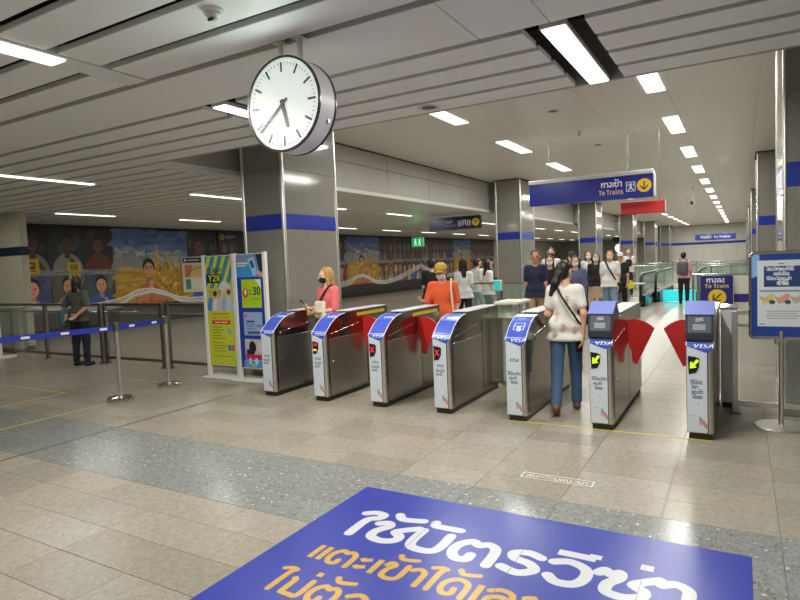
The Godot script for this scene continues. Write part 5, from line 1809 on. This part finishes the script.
func person(label: String, at: Vector3, turn: float, c: Dictionary) -> Node3D:
	var t := thing("person", label, "person", at, turn)
	var H: float = c.get("h", 1.65)
	var s := H / 1.71
	var cell: float = c.get("cell", 0.018)
	var slim: float = c.get("slim", 0.95)
	var skin := mat(c.get("skin", c8(206, 158, 132)), 0.55)
	skin.subsurf_scatter_enabled = true
	skin.subsurf_scatter_strength = 0.08
	var cloth := func(col: Color) -> StandardMaterial3D:
		var m := mat(col, 0.85)
		m.rim_enabled = true
		m.rim = 0.25
		return m
	# legs first: the lower foot stands on the floor
	var legs: Array = c.get("legs", [[Vector3(-0.03, -1, 0.02), Vector3(0, -1, -0.04)], [Vector3(0.03, -1, 0.02), Vector3(0, -1, -0.04)]])
	var hip_y := 0.92
	var ankle := []
	var knee := []
	var hip := []
	var low := 1e9
	for k in 2:
		var sd := -1.0 if k == 0 else 1.0
		var hp := Vector3(sd * 0.088, 0, 0)
		var kn: Vector3 = hp + legs[k][0].normalized() * 0.42
		var an: Vector3 = kn + legs[k][1].normalized() * 0.42
		hip.append(hp)
		knee.append(kn)
		ankle.append(an)
		low = minf(low, an.y)
	hip_y = 0.075 - low
	var lean: Vector3 = c.get("lean", Vector3(0, 0, 0))
	var P := func(v: Vector3) -> Vector3: return (v + lean * maxf(0.0, v.y - 0.95)) * s
	var drop := Vector3(0, hip_y - 0.915, 0)
	for k in 2:
		hip[k] = (hip[k] + Vector3(0, hip_y, 0)) * s
		knee[k] = (knee[k] + Vector3(0, hip_y, 0)) * s
		ankle[k] = (ankle[k] + Vector3(0, hip_y, 0)) * s
	var J := func(x: float, y: float, z: float) -> Vector3: return P.call(Vector3(x, y, z) + drop)
	var arms: Array = c.get("arms", [[Vector3(-0.1, -1, -0.06), Vector3(0.0, -1, 0.2)], [Vector3(0.1, -1, 0.06), Vector3(-0.02, -1, 0.3)]])
	var sh := []
	var el := []
	var wr := []
	for k in 2:
		var sd := -1.0 if k == 0 else 1.0
		var a: Vector3 = J.call(sd * 0.165 * slim, 1.39, -0.005)
		var b: Vector3 = a + arms[k][0].normalized() * 0.275 * s
		sh.append(a)
		el.append(b)
		wr.append(b + arms[k][1].normalized() * 0.235 * s)
	# body: one continuous skin
	var body := Blob.new()
	var ops := []
	ops.append(cap(J.call(-0.06, 0.93, 0), 0.105 * s * slim, J.call(0.06, 0.93, 0), 0.105 * s * slim, 0.85))
	ops.append(cap(J.call(0, 0.98, 0), 0.115 * s * slim, J.call(0, 1.16, 0), 0.108 * s * slim, 0.8))
	ops.append(cap(J.call(-0.05, 1.28, 0), 0.105 * s * slim, J.call(0.05, 1.28, 0), 0.105 * s * slim, 0.85))
	ops.append(cap(J.call(-0.14 * slim, 1.39, -0.01), 0.055 * s, J.call(0.14 * slim, 1.39, -0.01), 0.055 * s))
	ops.append(cap(J.call(0, 1.36, -0.015), 0.065 * s, J.call(0, 1.54, 0.012), 0.05 * s))
	for k in 2:
		ops.append(cap(sh[k], 0.052 * s * slim, el[k], 0.038 * s * slim))
		ops.append(cap(el[k], 0.039 * s * slim, wr[k], 0.026 * s))
		ops.append(cap(hip[k], 0.088 * s * slim, knee[k], 0.056 * s * slim))
		ops.append(cap(knee[k], 0.054 * s * slim, ankle[k], 0.036 * s))
		var toe: Vector3 = ankle[k] + c.get("toe%d" % k, Vector3(0, -0.035, 0.14)) * s
		ops.append(cap(ankle[k] + Vector3(0, -0.03, -0.02) * s, 0.034 * s, toe, 0.026 * s))
	field(body, ops, cell, 0.035 * s)
	for k in 2:
		var d: Vector3 = c.get("hand%d" % k, arms[k][1])
		hand(body, wr[k], d, c.get("palm%d" % k, Vector3(1.0 if k == 0 else -1.0, 0, 0.1)), c.get("thumb%d" % k, 1.0 if k == 0 else -1.0), s, c.get("curl", 0.45))
	# head
	var nod: Basis = Basis(Vector3.UP, c.get("look", 0.0)) * Basis(Vector3.RIGHT, c.get("nod", 0.0))
	var neck: Vector3 = J.call(0, 1.53, 0.01)
	var hd := func(x: float, y: float, z: float) -> Vector3: return neck + nod * (Vector3(x, y, z) * s)
	var R := func(x: float, y: float, z: float) -> Vector3: return Vector3(x, y, z) * s
	ops = [["ball", hd.call(0, 0.088, 0.0), R.call(0.074, 0.092, 0.092)], ["ball", hd.call(0, 0.045, 0.03), R.call(0.06, 0.075, 0.066)],
		cap(hd.call(-0.016, -0.008, 0.066), 0.024 * s, hd.call(0.016, -0.008, 0.066), 0.024 * s), cap(hd.call(0, -0.05, -0.005), 0.05 * s, hd.call(0, 0.03, -0.01), 0.05 * s),
		cap(hd.call(0, 0.075, 0.092), 0.008 * s, hd.call(0, 0.044, 0.108), 0.0125 * s)]
	for sd: float in [-1.0, 1.0]:
		ops.append(["ball", hd.call(sd * 0.076, 0.066, -0.005), R.call(0.012, 0.03, 0.018)])
		ops.append(cap(hd.call(sd * 0.018, 0.092, 0.088), 0.009 * s, hd.call(sd * 0.045, 0.09, 0.074), 0.008 * s))
	field(body, ops, 0.0062, 0.016 * s)
	part("body", body.mesh(), skin, t)
	for sd: float in [-1.0, 1.0]:
		part("eye", lathed([Vector2(0, 0.0075 * s), Vector2(0.006 * s, 0.005 * s), Vector2(0.0085 * s, 0), Vector2(0.006 * s, -0.005 * s), Vector2(0, -0.0075 * s)], 10, hd.call(sd * 0.03, 0.074, 0.086)), M.black, t)
	if not c.has("mask"):
		part("mouth", rod(hd.call(-0.02, 0.012, 0.091), hd.call(0.02, 0.012, 0.091), 0.0045 * s, 6), mat(c8(150, 82, 76), 0.5), t)
	# clothes
	var b2 := Blob.new()
	var hem: float = c.get("hem", 0.86)
	var e := 0.02 * s
	ops = [cap(J.call(-0.082, hem, 0), 0.132 * s * slim + e, J.call(0.082, hem, 0), 0.132 * s * slim + e, 0.95), cap(J.call(-0.066, 1.0, 0), 0.122 * s * slim + e, J.call(0.066, 1.0, 0), 0.122 * s * slim + e, 0.93),
		cap(J.call(0, 1.05, 0), 0.122 * s * slim + e, J.call(0, 1.2, 0), 0.12 * s * slim + e, 0.82),
		cap(J.call(-0.055, 1.28, 0), 0.108 * s * slim + e, J.call(0.055, 1.28, 0), 0.108 * s * slim + e, 0.85), cap(J.call(-0.13 * slim, 1.385, -0.01), 0.058 * s + e * 0.7, J.call(0.13 * slim, 1.385, -0.01), 0.058 * s + e * 0.7)]
	var sleeve: float = c.get("sleeve", 0.72)
	for k in 2:
		var up := minf(sleeve, 1.0)
		ops.append(cap(sh[k], 0.053 * s * slim + e * 0.8, sh[k].lerp(el[k], up), 0.046 * s * slim + e * 0.9))
		if sleeve > 1.0:
			ops.append(cap(el[k], 0.04 * s * slim + e * 0.9, el[k].lerp(wr[k], sleeve - 1.0), 0.034 * s + e * 0.6))
	field(b2, ops, minf(cell, 0.016), 0.04 * s, [[J.call(0, hem, 0), Vector3.DOWN], [J.call(0, 1.455, 0.0), Vector3(0, 1, 0.25).normalized()]])
	part("shirt", b2.mesh(), cloth.call(c.get("shirt", c8(200, 200, 196))), t)
	b2 = Blob.new()
	var full: float = c.get("trouser", 1.93)
	ops = [cap(J.call(-0.05, 0.93, 0), 0.108 * s * slim + e * 0.3, J.call(0.05, 0.93, 0), 0.108 * s * slim + e * 0.3, 0.87)]
	for k in 2:
		var fat: float = c.get("wide", 1.0)
		ops.append(cap(hip[k], 0.09 * s * slim + e * 0.7, hip[k].lerp(knee[k], minf(full, 1.0)), (0.06 * s * slim + e * 0.8) * fat))
		if full > 1.0:
			ops.append(cap(knee[k], (0.058 * s * slim + e * 0.8) * fat, knee[k].lerp(ankle[k], full - 1.0), (0.042 * s + e * 0.8) * fat))
	if c.has("skirt"):
		ops = [cap(J.call(-0.05, 0.95, 0), 0.12 * s, J.call(0.05, 0.95, 0), 0.12 * s, 0.87), cap(J.call(0, 0.9, 0), 0.14 * s, J.call(0, c.skirt, 0), 0.21 * s, 0.85)]
		field(b2, ops, minf(cell, 0.016), 0.04 * s, [[J.call(0, c.skirt, 0), Vector3.DOWN]])
		part("skirt", b2.mesh(), cloth.call(c.get("pants", c8(40, 44, 60))), t)
	else:
		field(b2, ops, minf(cell, 0.016), 0.03 * s, [[J.call(0, 1.0, 0), Vector3.UP]])
		part("trousers" if full > 1.0 else "shorts", b2.mesh(), cloth.call(c.get("pants", c8(40, 44, 60))), t)
	for k in 2:
		b2 = Blob.new()
		var toe: Vector3 = ankle[k] + c.get("toe%d" % k, Vector3(0, -0.035, 0.14)) * s
		var heel: Vector3 = ankle[k] + (Vector3(0, -0.03, -0.025) * s if not c.has("toe%d" % k) else c.get("heel%d" % k, Vector3(0, -0.03, -0.025)) * s)
		field(b2, [cap(heel, 0.042 * s, toe, 0.036 * s), cap(ankle[k] + Vector3(0, -0.02, 0) * s, 0.042 * s, heel.lerp(toe, 0.4), 0.04 * s)], 0.009, 0.02)
		part("shoe", b2.mesh(), mat(c.get("shoes", c8(40, 36, 34)), 0.5), t)
	# hair, mask, cap
	if c.has("hair"):
		b2 = Blob.new()
		ops = [["ball", hd.call(0, 0.112, -0.02), R.call(0.084, 0.086, 0.092)], ["ball", hd.call(0, 0.06, -0.045), R.call(0.08, 0.085, 0.066)]]
		var style: String = c.get("style", "short")
		if style == "long":
			for sd: float in [-1.0, 1.0]:
				ops.append(cap(hd.call(sd * 0.062, 0.11, -0.02), 0.034 * s, hd.call(sd * 0.078, -0.11, -0.01), 0.026 * s))
			ops.append(cap(hd.call(0, 0.06, -0.06), 0.065 * s, hd.call(0, -0.18, -0.085), 0.055 * s, 0.6))
		elif style == "bob":
			for sd: float in [-1.0, 1.0]:
				ops.append(cap(hd.call(sd * 0.064, 0.12, 0.0), 0.032 * s, hd.call(sd * 0.078, -0.055, 0.0), 0.03 * s))
			ops.append(cap(hd.call(0, 0.06, -0.06), 0.07 * s, hd.call(0, -0.06, -0.07), 0.062 * s, 0.7))
		elif style == "tail":
			ops.append(cap(hd.call(0, 0.05, -0.1), 0.034 * s, hd.call(0.03, -0.05, -0.13), 0.046 * s))
			ops.append(cap(hd.call(0.03, -0.05, -0.13), 0.046 * s, hd.call(0.085, -0.18, -0.13), 0.034 * s))
		elif style == "knot":
			ops.append(cap(hd.call(0, 0.0, -0.09), 0.045 * s, hd.call(-0.03, -0.09, -0.1), 0.042 * s))
		field(b2, ops, 0.0085, 0.02 * s)
		part("hair", b2.mesh(), mat(c.hair, 0.5), t)
	if c.has("mask"):
		b2 = Blob.new()
		field(b2, [["ball", hd.call(0, 0.03, 0.048), R.call(0.066, 0.05, 0.062)], ["ball", hd.call(0, 0.0, 0.05), R.call(0.05, 0.036, 0.052)]], 0.0075, 0.02 * s, [[hd.call(0, 0.066, 0), nod * Vector3.UP]])
		part("face_mask", b2.mesh(), mat(c.mask, 0.8), t)
	if c.has("cap"):
		b2 = Blob.new()
		field(b2, [["ball", hd.call(0, 0.125, -0.01), R.call(0.092, 0.088, 0.105)]], 0.0085, 0.02 * s, [[hd.call(0, 0.105, 0), nod * Vector3(0, -1, 0.12).normalized()]])
		field(b2, [["ball", hd.call(0, 0.108, 0.1), R.call(0.074, 0.014, 0.085)]], 0.0075, 0.01)
		part("cap", b2.mesh(), mat(c.cap, 0.85), t)
	t.set_meta("shoulders", sh)
	t.set_meta("wrists", wr)
	return t

# a strap or band that lies along given points
func strap(t: Node3D, called: String, pts: Array, r: float, m: Material) -> void:
	var st := begin()
	tube(st, smooth(pts, 4), r, 8)
	part(called, st.commit(), m, t)

func soft_box(t: Node3D, called: String, at: Vector3, half: Vector3, m: Material, turn := 0.0) -> MeshInstance3D:
	var b := Blob.new()
	var r := minf(half.x, minf(half.y, half.z)) * 0.8
	var q := half - Vector3(r, r, r)
	var ops := []
	for sx: float in [-1.0, 1.0]:
		ops.append(cap(Vector3(sx * q.x, -q.y, 0), r, Vector3(sx * q.x, q.y, 0), r))
	ops.append(["ball", Vector3.ZERO, half])
	if half.z > r * 1.4:
		for sx: float in [-1.0, 1.0]:
			for sz: float in [-1.0, 1.0]:
				ops.append(cap(Vector3(sx * q.x, -q.y, sz * q.z), r, Vector3(sx * q.x, q.y, sz * q.z), r))
	else:
		for k in 5:
			var x := lerpf(-q.x, q.x, k / 4.0)
			ops.append(cap(Vector3(x, -q.y, 0), r, Vector3(x, q.y, 0), r))
	field(b, ops, maxf(0.008, minf(half.x, half.y) * 0.09), 0.02)
	var o := part(called, b.mesh(), m, t, at)
	o.rotation.y = turn
	return o

func phone(label: String, at: Vector3, tilt: Basis) -> void:
	var t := thing("phone", label, "phone", at)
	t.basis = tilt
	part("body", bx(Vector3(-0.036, -0.075, -0.004), Vector3(0.036, 0.075, 0.004), 0.003), M.black, t)
	part("screen", bx(Vector3(-0.033, -0.07, 0.004), Vector3(0.033, 0.07, 0.0048)), mat(c8(60, 66, 80), 0.1), t)
	part("camera_bump", bx(Vector3(0.008, 0.04, -0.006), Vector3(0.03, 0.068, -0.004), 0.001), M.reader, t)

# phone turned so that its screen looks along "face" (world direction)
func facing(face: Vector3) -> Basis:
	var z := face.normalized()
	var x := Vector3.UP.cross(z).normalized()
	return Basis(x, z.cross(x), z)

func to_world(t: Node3D, v: Vector3) -> Vector3:
	return t.position + t.basis * v

func build_people() -> void:
	var black_hair := c8(26, 22, 22)
	var strap_black := mat(c8(24, 24, 26), 0.8)
	var pale := mat(c8(226, 214, 200), 0.8)
	var walk_a := [[Vector3(-0.03, -1, 0.22), Vector3(0, -1, 0.02)], [Vector3(0.03, -1, -0.1), Vector3(0, -1, -0.34)]]
	var walk_b := [[Vector3(-0.03, -1, -0.1), Vector3(0, -1, -0.34)], [Vector3(0.03, -1, 0.22), Vector3(0, -1, 0.02)]]
	var lift := Vector3(0, -0.075, 0.1)
	# passenger walking through the fifth lane, seen from behind
	var t := person("person in white patterned tee and jeans walking away through a gate lane", Vector3(-1.56, 0, -6.05), PI + 0.2, {"h": 1.56, "cell": 0.013, "slim": 0.87, "shirt": c8(214, 210, 202), "pants": c8(66, 92, 128), "shoes": c8(112, 82, 58), "hair": black_hair, "style": "tail", "sleeve": 0.62, "hem": 0.83, "look": -0.6,
		"legs": [[Vector3(-0.02, -1, 0.3), Vector3(0, -1, 0.04)], [Vector3(0.03, -1, -0.14), Vector3(0.02, -1, -0.52)]], "toe1": Vector3(0, -0.1, 0.07), "heel1": Vector3(0, -0.0, -0.045), "arms": [[Vector3(-0.2, -1, -0.2), Vector3(0.06, -1, 0.0)], [Vector3(0.2, -1, 0.1), Vector3(-0.1, -0.6, 0.8)]]})
	var pattern := mat(c8(206, 150, 128), 0.85)
	for p: Array in [[0.075, 1.12, -0.135], [-0.1, 1.2, -0.13], [0.02, 0.98, -0.138], [-0.09, 0.95, -0.135], [0.1, 0.9, -0.135], [-0.02, 1.29, -0.128]]:
		for k in 5:
			var a := TAU * k / 5.0
			part("printed_flower", lathed([Vector2(0, 0.004), Vector2(0.007, 0.003), Vector2(0.009, -0.004)], 8, Vector3(p[0] + cos(a) * 0.016, p[1] * 0.915 + sin(a) * 0.016, p[2] * 0.9), Basis(Vector3.RIGHT, -PI / 2)), pattern, t)
	strap(t, "bag_strap", [Vector3(0.1, 1.32, 0.06), Vector3(0.1, 1.345, -0.03), Vector3(0.03, 1.2, -0.125), Vector3(-0.08, 1.02, -0.135), Vector3(-0.15, 0.9, -0.06)], 0.011, strap_black)
	soft_box(t, "shoulder_bag", Vector3(-0.12, 1.02, 0.16), Vector3(0.1, 0.15, 0.06), strap_black)
	var w: Array = t.get_meta("wrists")
	phone("dark phone in the hand of the walking person in jeans", to_world(t, w[0] + Vector3(0.035, -0.1, 0.0)), facing(Vector3(-0.6, 0.1, -0.8)))
	# person in pink in the first lane
	t = person("person with fair hair, black mask and coral pink top behind the second gate", Vector3(-4.73, 0, -6.27), -0.3, {"h": 1.58, "cell": 0.014, "slim": 0.92, "shirt": c8(224, 108, 112), "pants": c8(60, 62, 74), "skin": c8(222, 178, 152), "hair": c8(178, 138, 84), "style": "bob", "mask": c8(22, 22, 24), "sleeve": 0.95, "look": -0.35, "nod": 0.12,
		"legs": walk_b, "toe0": lift, "heel0": Vector3(0, -0.01, -0.03), "arms": [[Vector3(-0.06, -1, 0.1), Vector3(0.25, 0.12, 0.9)], [Vector3(0.16, -1, 0.12), Vector3(-0.55, -0.1, 0.8)]], "palm0": Vector3(0.4, 0.5, 0), "palm1": Vector3(-0.3, 0.8, 0)})
	strap(t, "bag_strap", [Vector3(0.1, 1.31, -0.04), Vector3(0.1, 1.34, 0.03), Vector3(0.03, 1.2, 0.118), Vector3(-0.08, 1.03, 0.125)], 0.012, strap_black)
	soft_box(t, "tote_bag", Vector3(0.03, 1.03, 0.15), Vector3(0.1, 0.11, 0.03), pale)
	w = t.get_meta("wrists")
	phone("dark phone held up by the person in coral pink", to_world(t, w[0] + Vector3(0.0, 0.06, 0.09)), facing(Vector3(0.5, 0.6, -0.75)))
	# person in orange with a yellow cap
	t = person("person in orange tee and yellow cap looking down behind the fourth gate", Vector3(-3.5, 0, -7.2), 0.35, {"h": 1.57, "cell": 0.014, "slim": 0.96, "shirt": c8(232, 98, 52), "pants": c8(64, 60, 60), "skin": c8(206, 158, 130), "hair": black_hair, "style": "knot", "cap": c8(206, 166, 74), "mask": c8(222, 222, 224), "sleeve": 0.85, "nod": 0.38, "look": -0.3,
		"legs": walk_a, "toe1": lift, "heel1": Vector3(0, -0.01, -0.03), "arms": [[Vector3(-0.3, -1, 0.1), Vector3(-0.2, 0.25, 1)], [Vector3(0.2, -1, 0.05), Vector3(-0.1, -0.8, 0.6)]], "palm0": Vector3(0.6, 0.6, 0)})
	strap(t, "bag_strap", [Vector3(0.12, 1.2, -0.12), Vector3(0.12, 1.335, -0.04), Vector3(0.12, 1.34, 0.03), Vector3(0.125, 1.2, 0.115), Vector3(0.14, 0.98, 0.13), Vector3(0.16, 0.86, 0.1)], 0.013, pale)
	soft_box(t, "tote_bag", Vector3(0.2, 0.76, 0.03), Vector3(0.06, 0.16, 0.14), pale)
	# person at the left, hands behind the back
	t = person("person in dark olive tee, back turned, hands behind, before the glass fence", Vector3(-10.18, 0, -6.2), PI + 0.25, {"h": 1.58, "cell": 0.016, "slim": 0.98, "shirt": c8(72, 76, 66), "pants": c8(24, 28, 46), "hair": black_hair, "style": "bob", "shoes": c8(20, 20, 22), "sleeve": 0.9, "nod": 0.1,
		"arms": [[Vector3(-0.45, -1, -0.25), Vector3(0.75, -0.75, -0.55)], [Vector3(0.45, -1, -0.25), Vector3(-0.7, -0.85, -0.6)]], "palm0": Vector3(0, 0, -1), "palm1": Vector3(0, 0, -1), "legs": [[Vector3(-0.07, -1, 0.02), Vector3(-0.03, -1, -0.04)], [Vector3(0.07, -1, 0.02), Vector3(0.03, -1, -0.04)]]})
	var teal := mat(c8(66, 96, 100), 0.8)
	strap(t, "bag_strap", [Vector3(0.12, 1.22, 0.11), Vector3(0.13, 1.335, 0.03), Vector3(0.13, 1.335, -0.04), Vector3(0.15, 1.2, -0.13), Vector3(0.18, 1.0, -0.14)], 0.014, teal)
	soft_box(t, "cloth_bag", Vector3(0.2, 0.86, -0.09), Vector3(0.07, 0.16, 0.13), teal)
	# walkers coming through the hall
	var far := [
		["man in navy tee and khaki trousers walking beside the second column", Vector3(-3.29, 0, -10.7), 0.3, {"h": 1.73, "slim": 0.88, "shirt": c8(26, 32, 62), "pants": c8(170, 140, 104), "skin": c8(186, 132, 104), "hair": black_hair, "legs": walk_a}],
		["person in black tee and pale skirt wearing a white mask", Vector3(-3.42, 0, -12.1), 0.25, {"h": 1.62, "slim": 0.9, "shirt": c8(22, 22, 24), "pants": c8(196, 192, 190), "skirt": 0.42, "hair": black_hair, "style": "long", "mask": c8(226, 226, 228), "legs": walk_b}],
		["tall person in white shirt half hidden behind the black tee walker", Vector3(-4.12, 0, -14.7), 0.2, {"h": 1.82, "shirt": c8(206, 206, 206), "pants": c8(40, 42, 50), "hair": black_hair, "mask": c8(40, 40, 44), "legs": walk_a, "sleeve": 1.9}],
		["person with dark cap and white mask behind the passenger in jeans", Vector3(-3.36, 0, -13.7), 0.15, {"h": 1.68, "slim": 0.92, "shirt": c8(120, 122, 130), "pants": c8(52, 54, 66), "hair": black_hair, "style": "long", "mask": c8(226, 226, 228), "cap": c8(44, 44, 54), "legs": walk_b}],
		["person with long dark hair in striped sleeves beside the passenger in jeans", Vector3(-2.8, 0, -11.7), 0.1, {"h": 1.59, "slim": 0.92, "shirt": c8(86, 92, 128), "pants": c8(206, 200, 196), "skirt": 0.5, "hair": c8(52, 30, 26), "style": "long", "mask": c8(222, 222, 224), "sleeve": 1.9, "legs": walk_a}],
		["person with long hair and white mask, left of the black cardigan walker", Vector3(-3.62, 0, -16.6), 0.2, {"h": 1.7, "slim": 0.9, "shirt": c8(196, 196, 200), "pants": c8(60, 60, 70), "hair": black_hair, "style": "long", "mask": c8(226, 226, 228), "legs": walk_b}],
		["person in black cardigan and beige skirt with white mask", Vector3(-3.14, 0, -15.2), 0.2, {"h": 1.64, "slim": 0.9, "shirt": c8(26, 24, 26), "pants": c8(186, 160, 132), "skirt": 0.55, "hair": black_hair, "style": "long", "mask": c8(226, 226, 228), "sleeve": 1.9, "legs": walk_a}],
		["person in white tee with black crossbody strap and light jeans", Vector3(-2.62, 0, -14.2), 0.15, {"h": 1.69, "shirt": c8(214, 210, 208), "pants": c8(116, 142, 168), "skin": c8(210, 160, 128), "hair": black_hair, "mask": c8(226, 196, 176), "legs": walk_b, "cross": true}],
		["person in black between two white shirts, pale hat", Vector3(-2.78, 0, -16.5), 0.1, {"h": 1.62, "shirt": c8(24, 24, 26), "pants": c8(28, 28, 32), "hair": black_hair, "cap": c8(196, 194, 190), "legs": walk_a}],
		["person in white tee with black chest bag near the escalator barrier", Vector3(-3.78, 0.0, -24.2), 0.1, {"h": 1.76, "shirt": c8(210, 208, 208), "pants": c8(30, 30, 36), "skin": c8(210, 166, 142), "hair": c8(96, 70, 52), "legs": walk_b, "chest": true}],
		["person in pink shirt with grey backpack stepping onto the escalator", Vector3(-1.52, 0, -19.8), PI - 0.1, {"h": 1.56, "slim": 0.95, "shirt": c8(206, 160, 164), "pants": c8(28, 28, 34), "hair": black_hair, "sleeve": 1.7, "pack": true}],
		["person in black tee and jeans, back turned, facing the mural", Vector3(-5.64, 0, -11.1), PI + 0.5, {"h": 1.66, "shirt": c8(24, 24, 26), "pants": c8(62, 76, 104), "hair": black_hair, "legs": walk_a}],
		["person in white top and dark cap with long black hair, back turned", Vector3(-5.05, 0, -11.4), PI + 0.6, {"h": 1.61, "slim": 0.92, "shirt": c8(200, 200, 202), "pants": c8(26, 26, 30), "hair": black_hair, "style": "long", "cap": c8(30, 30, 34), "legs": walk_b}],
		["person in white tee and grey trousers with shoulder bag near the mural", Vector3(-5.5, 0, -13.25), PI - 0.5, {"h": 1.63, "shirt": c8(214, 212, 208), "pants": c8(160, 160, 160), "hair": black_hair, "legs": walk_a, "cross": true}],
		["person in white blouse and black trousers, rightmost of the group near the mural", Vector3(-4.98, 0, -12.6), PI - 0.7, {"h": 1.59, "slim": 0.92, "shirt": c8(222, 220, 216), "pants": c8(24, 24, 28), "hair": black_hair, "style": "long", "legs": walk_b}],
	]
	for f: Array in far:
		f[3]["cell"] = 0.021
		t = person(f[0], f[1], f[2], f[3])
		var k: float = f[3].h / 1.71
		if f[3].has("cross"):
			strap(t, "bag_strap", [Vector3(-0.1, 1.42, -0.04) * k, Vector3(-0.1, 1.46, 0.02) * k, Vector3(-0.03, 1.3, 0.135) * k, Vector3(0.08, 1.1, 0.135) * k, Vector3(0.16, 0.95, 0.05) * k], 0.018, strap_black)
			soft_box(t, "shoulder_bag", Vector3(0.2, 0.85, 0.02) * k, Vector3(0.06, 0.11, 0.1), strap_black)
		if f[3].has("chest"):
			strap(t, "bag_strap", [Vector3(0.1, 1.42, -0.04) * k, Vector3(0.1, 1.46, 0.02) * k, Vector3(0.06, 1.35, 0.12) * k], 0.018, strap_black)
			soft_box(t, "chest_bag", Vector3(0.02, 1.2, 0.16) * k, Vector3(0.1, 0.13, 0.05), strap_black)
		if f[3].has("pack"):
			soft_box(t, "backpack", Vector3(0, 1.2, -0.2) * k, Vector3(0.15, 0.2, 0.09), mat(c8(92, 90, 96), 0.8))
			for sd: float in [-1.0, 1.0]:
				strap(t, "pack_strap", [Vector3(sd * 0.1, 1.1, -0.14) * k, Vector3(sd * 0.11, 1.44, -0.07) * k, Vector3(sd * 0.11, 1.45, 0.02) * k, Vector3(sd * 0.12, 1.2, 0.13) * k], 0.016, mat(c8(70, 70, 76), 0.8))
	strap_notes()

func strap_notes() -> void:
	for o in get_children():
		for m in ["shoulders", "wrists"]:
			if o.has_meta(m):
				o.remove_meta(m)
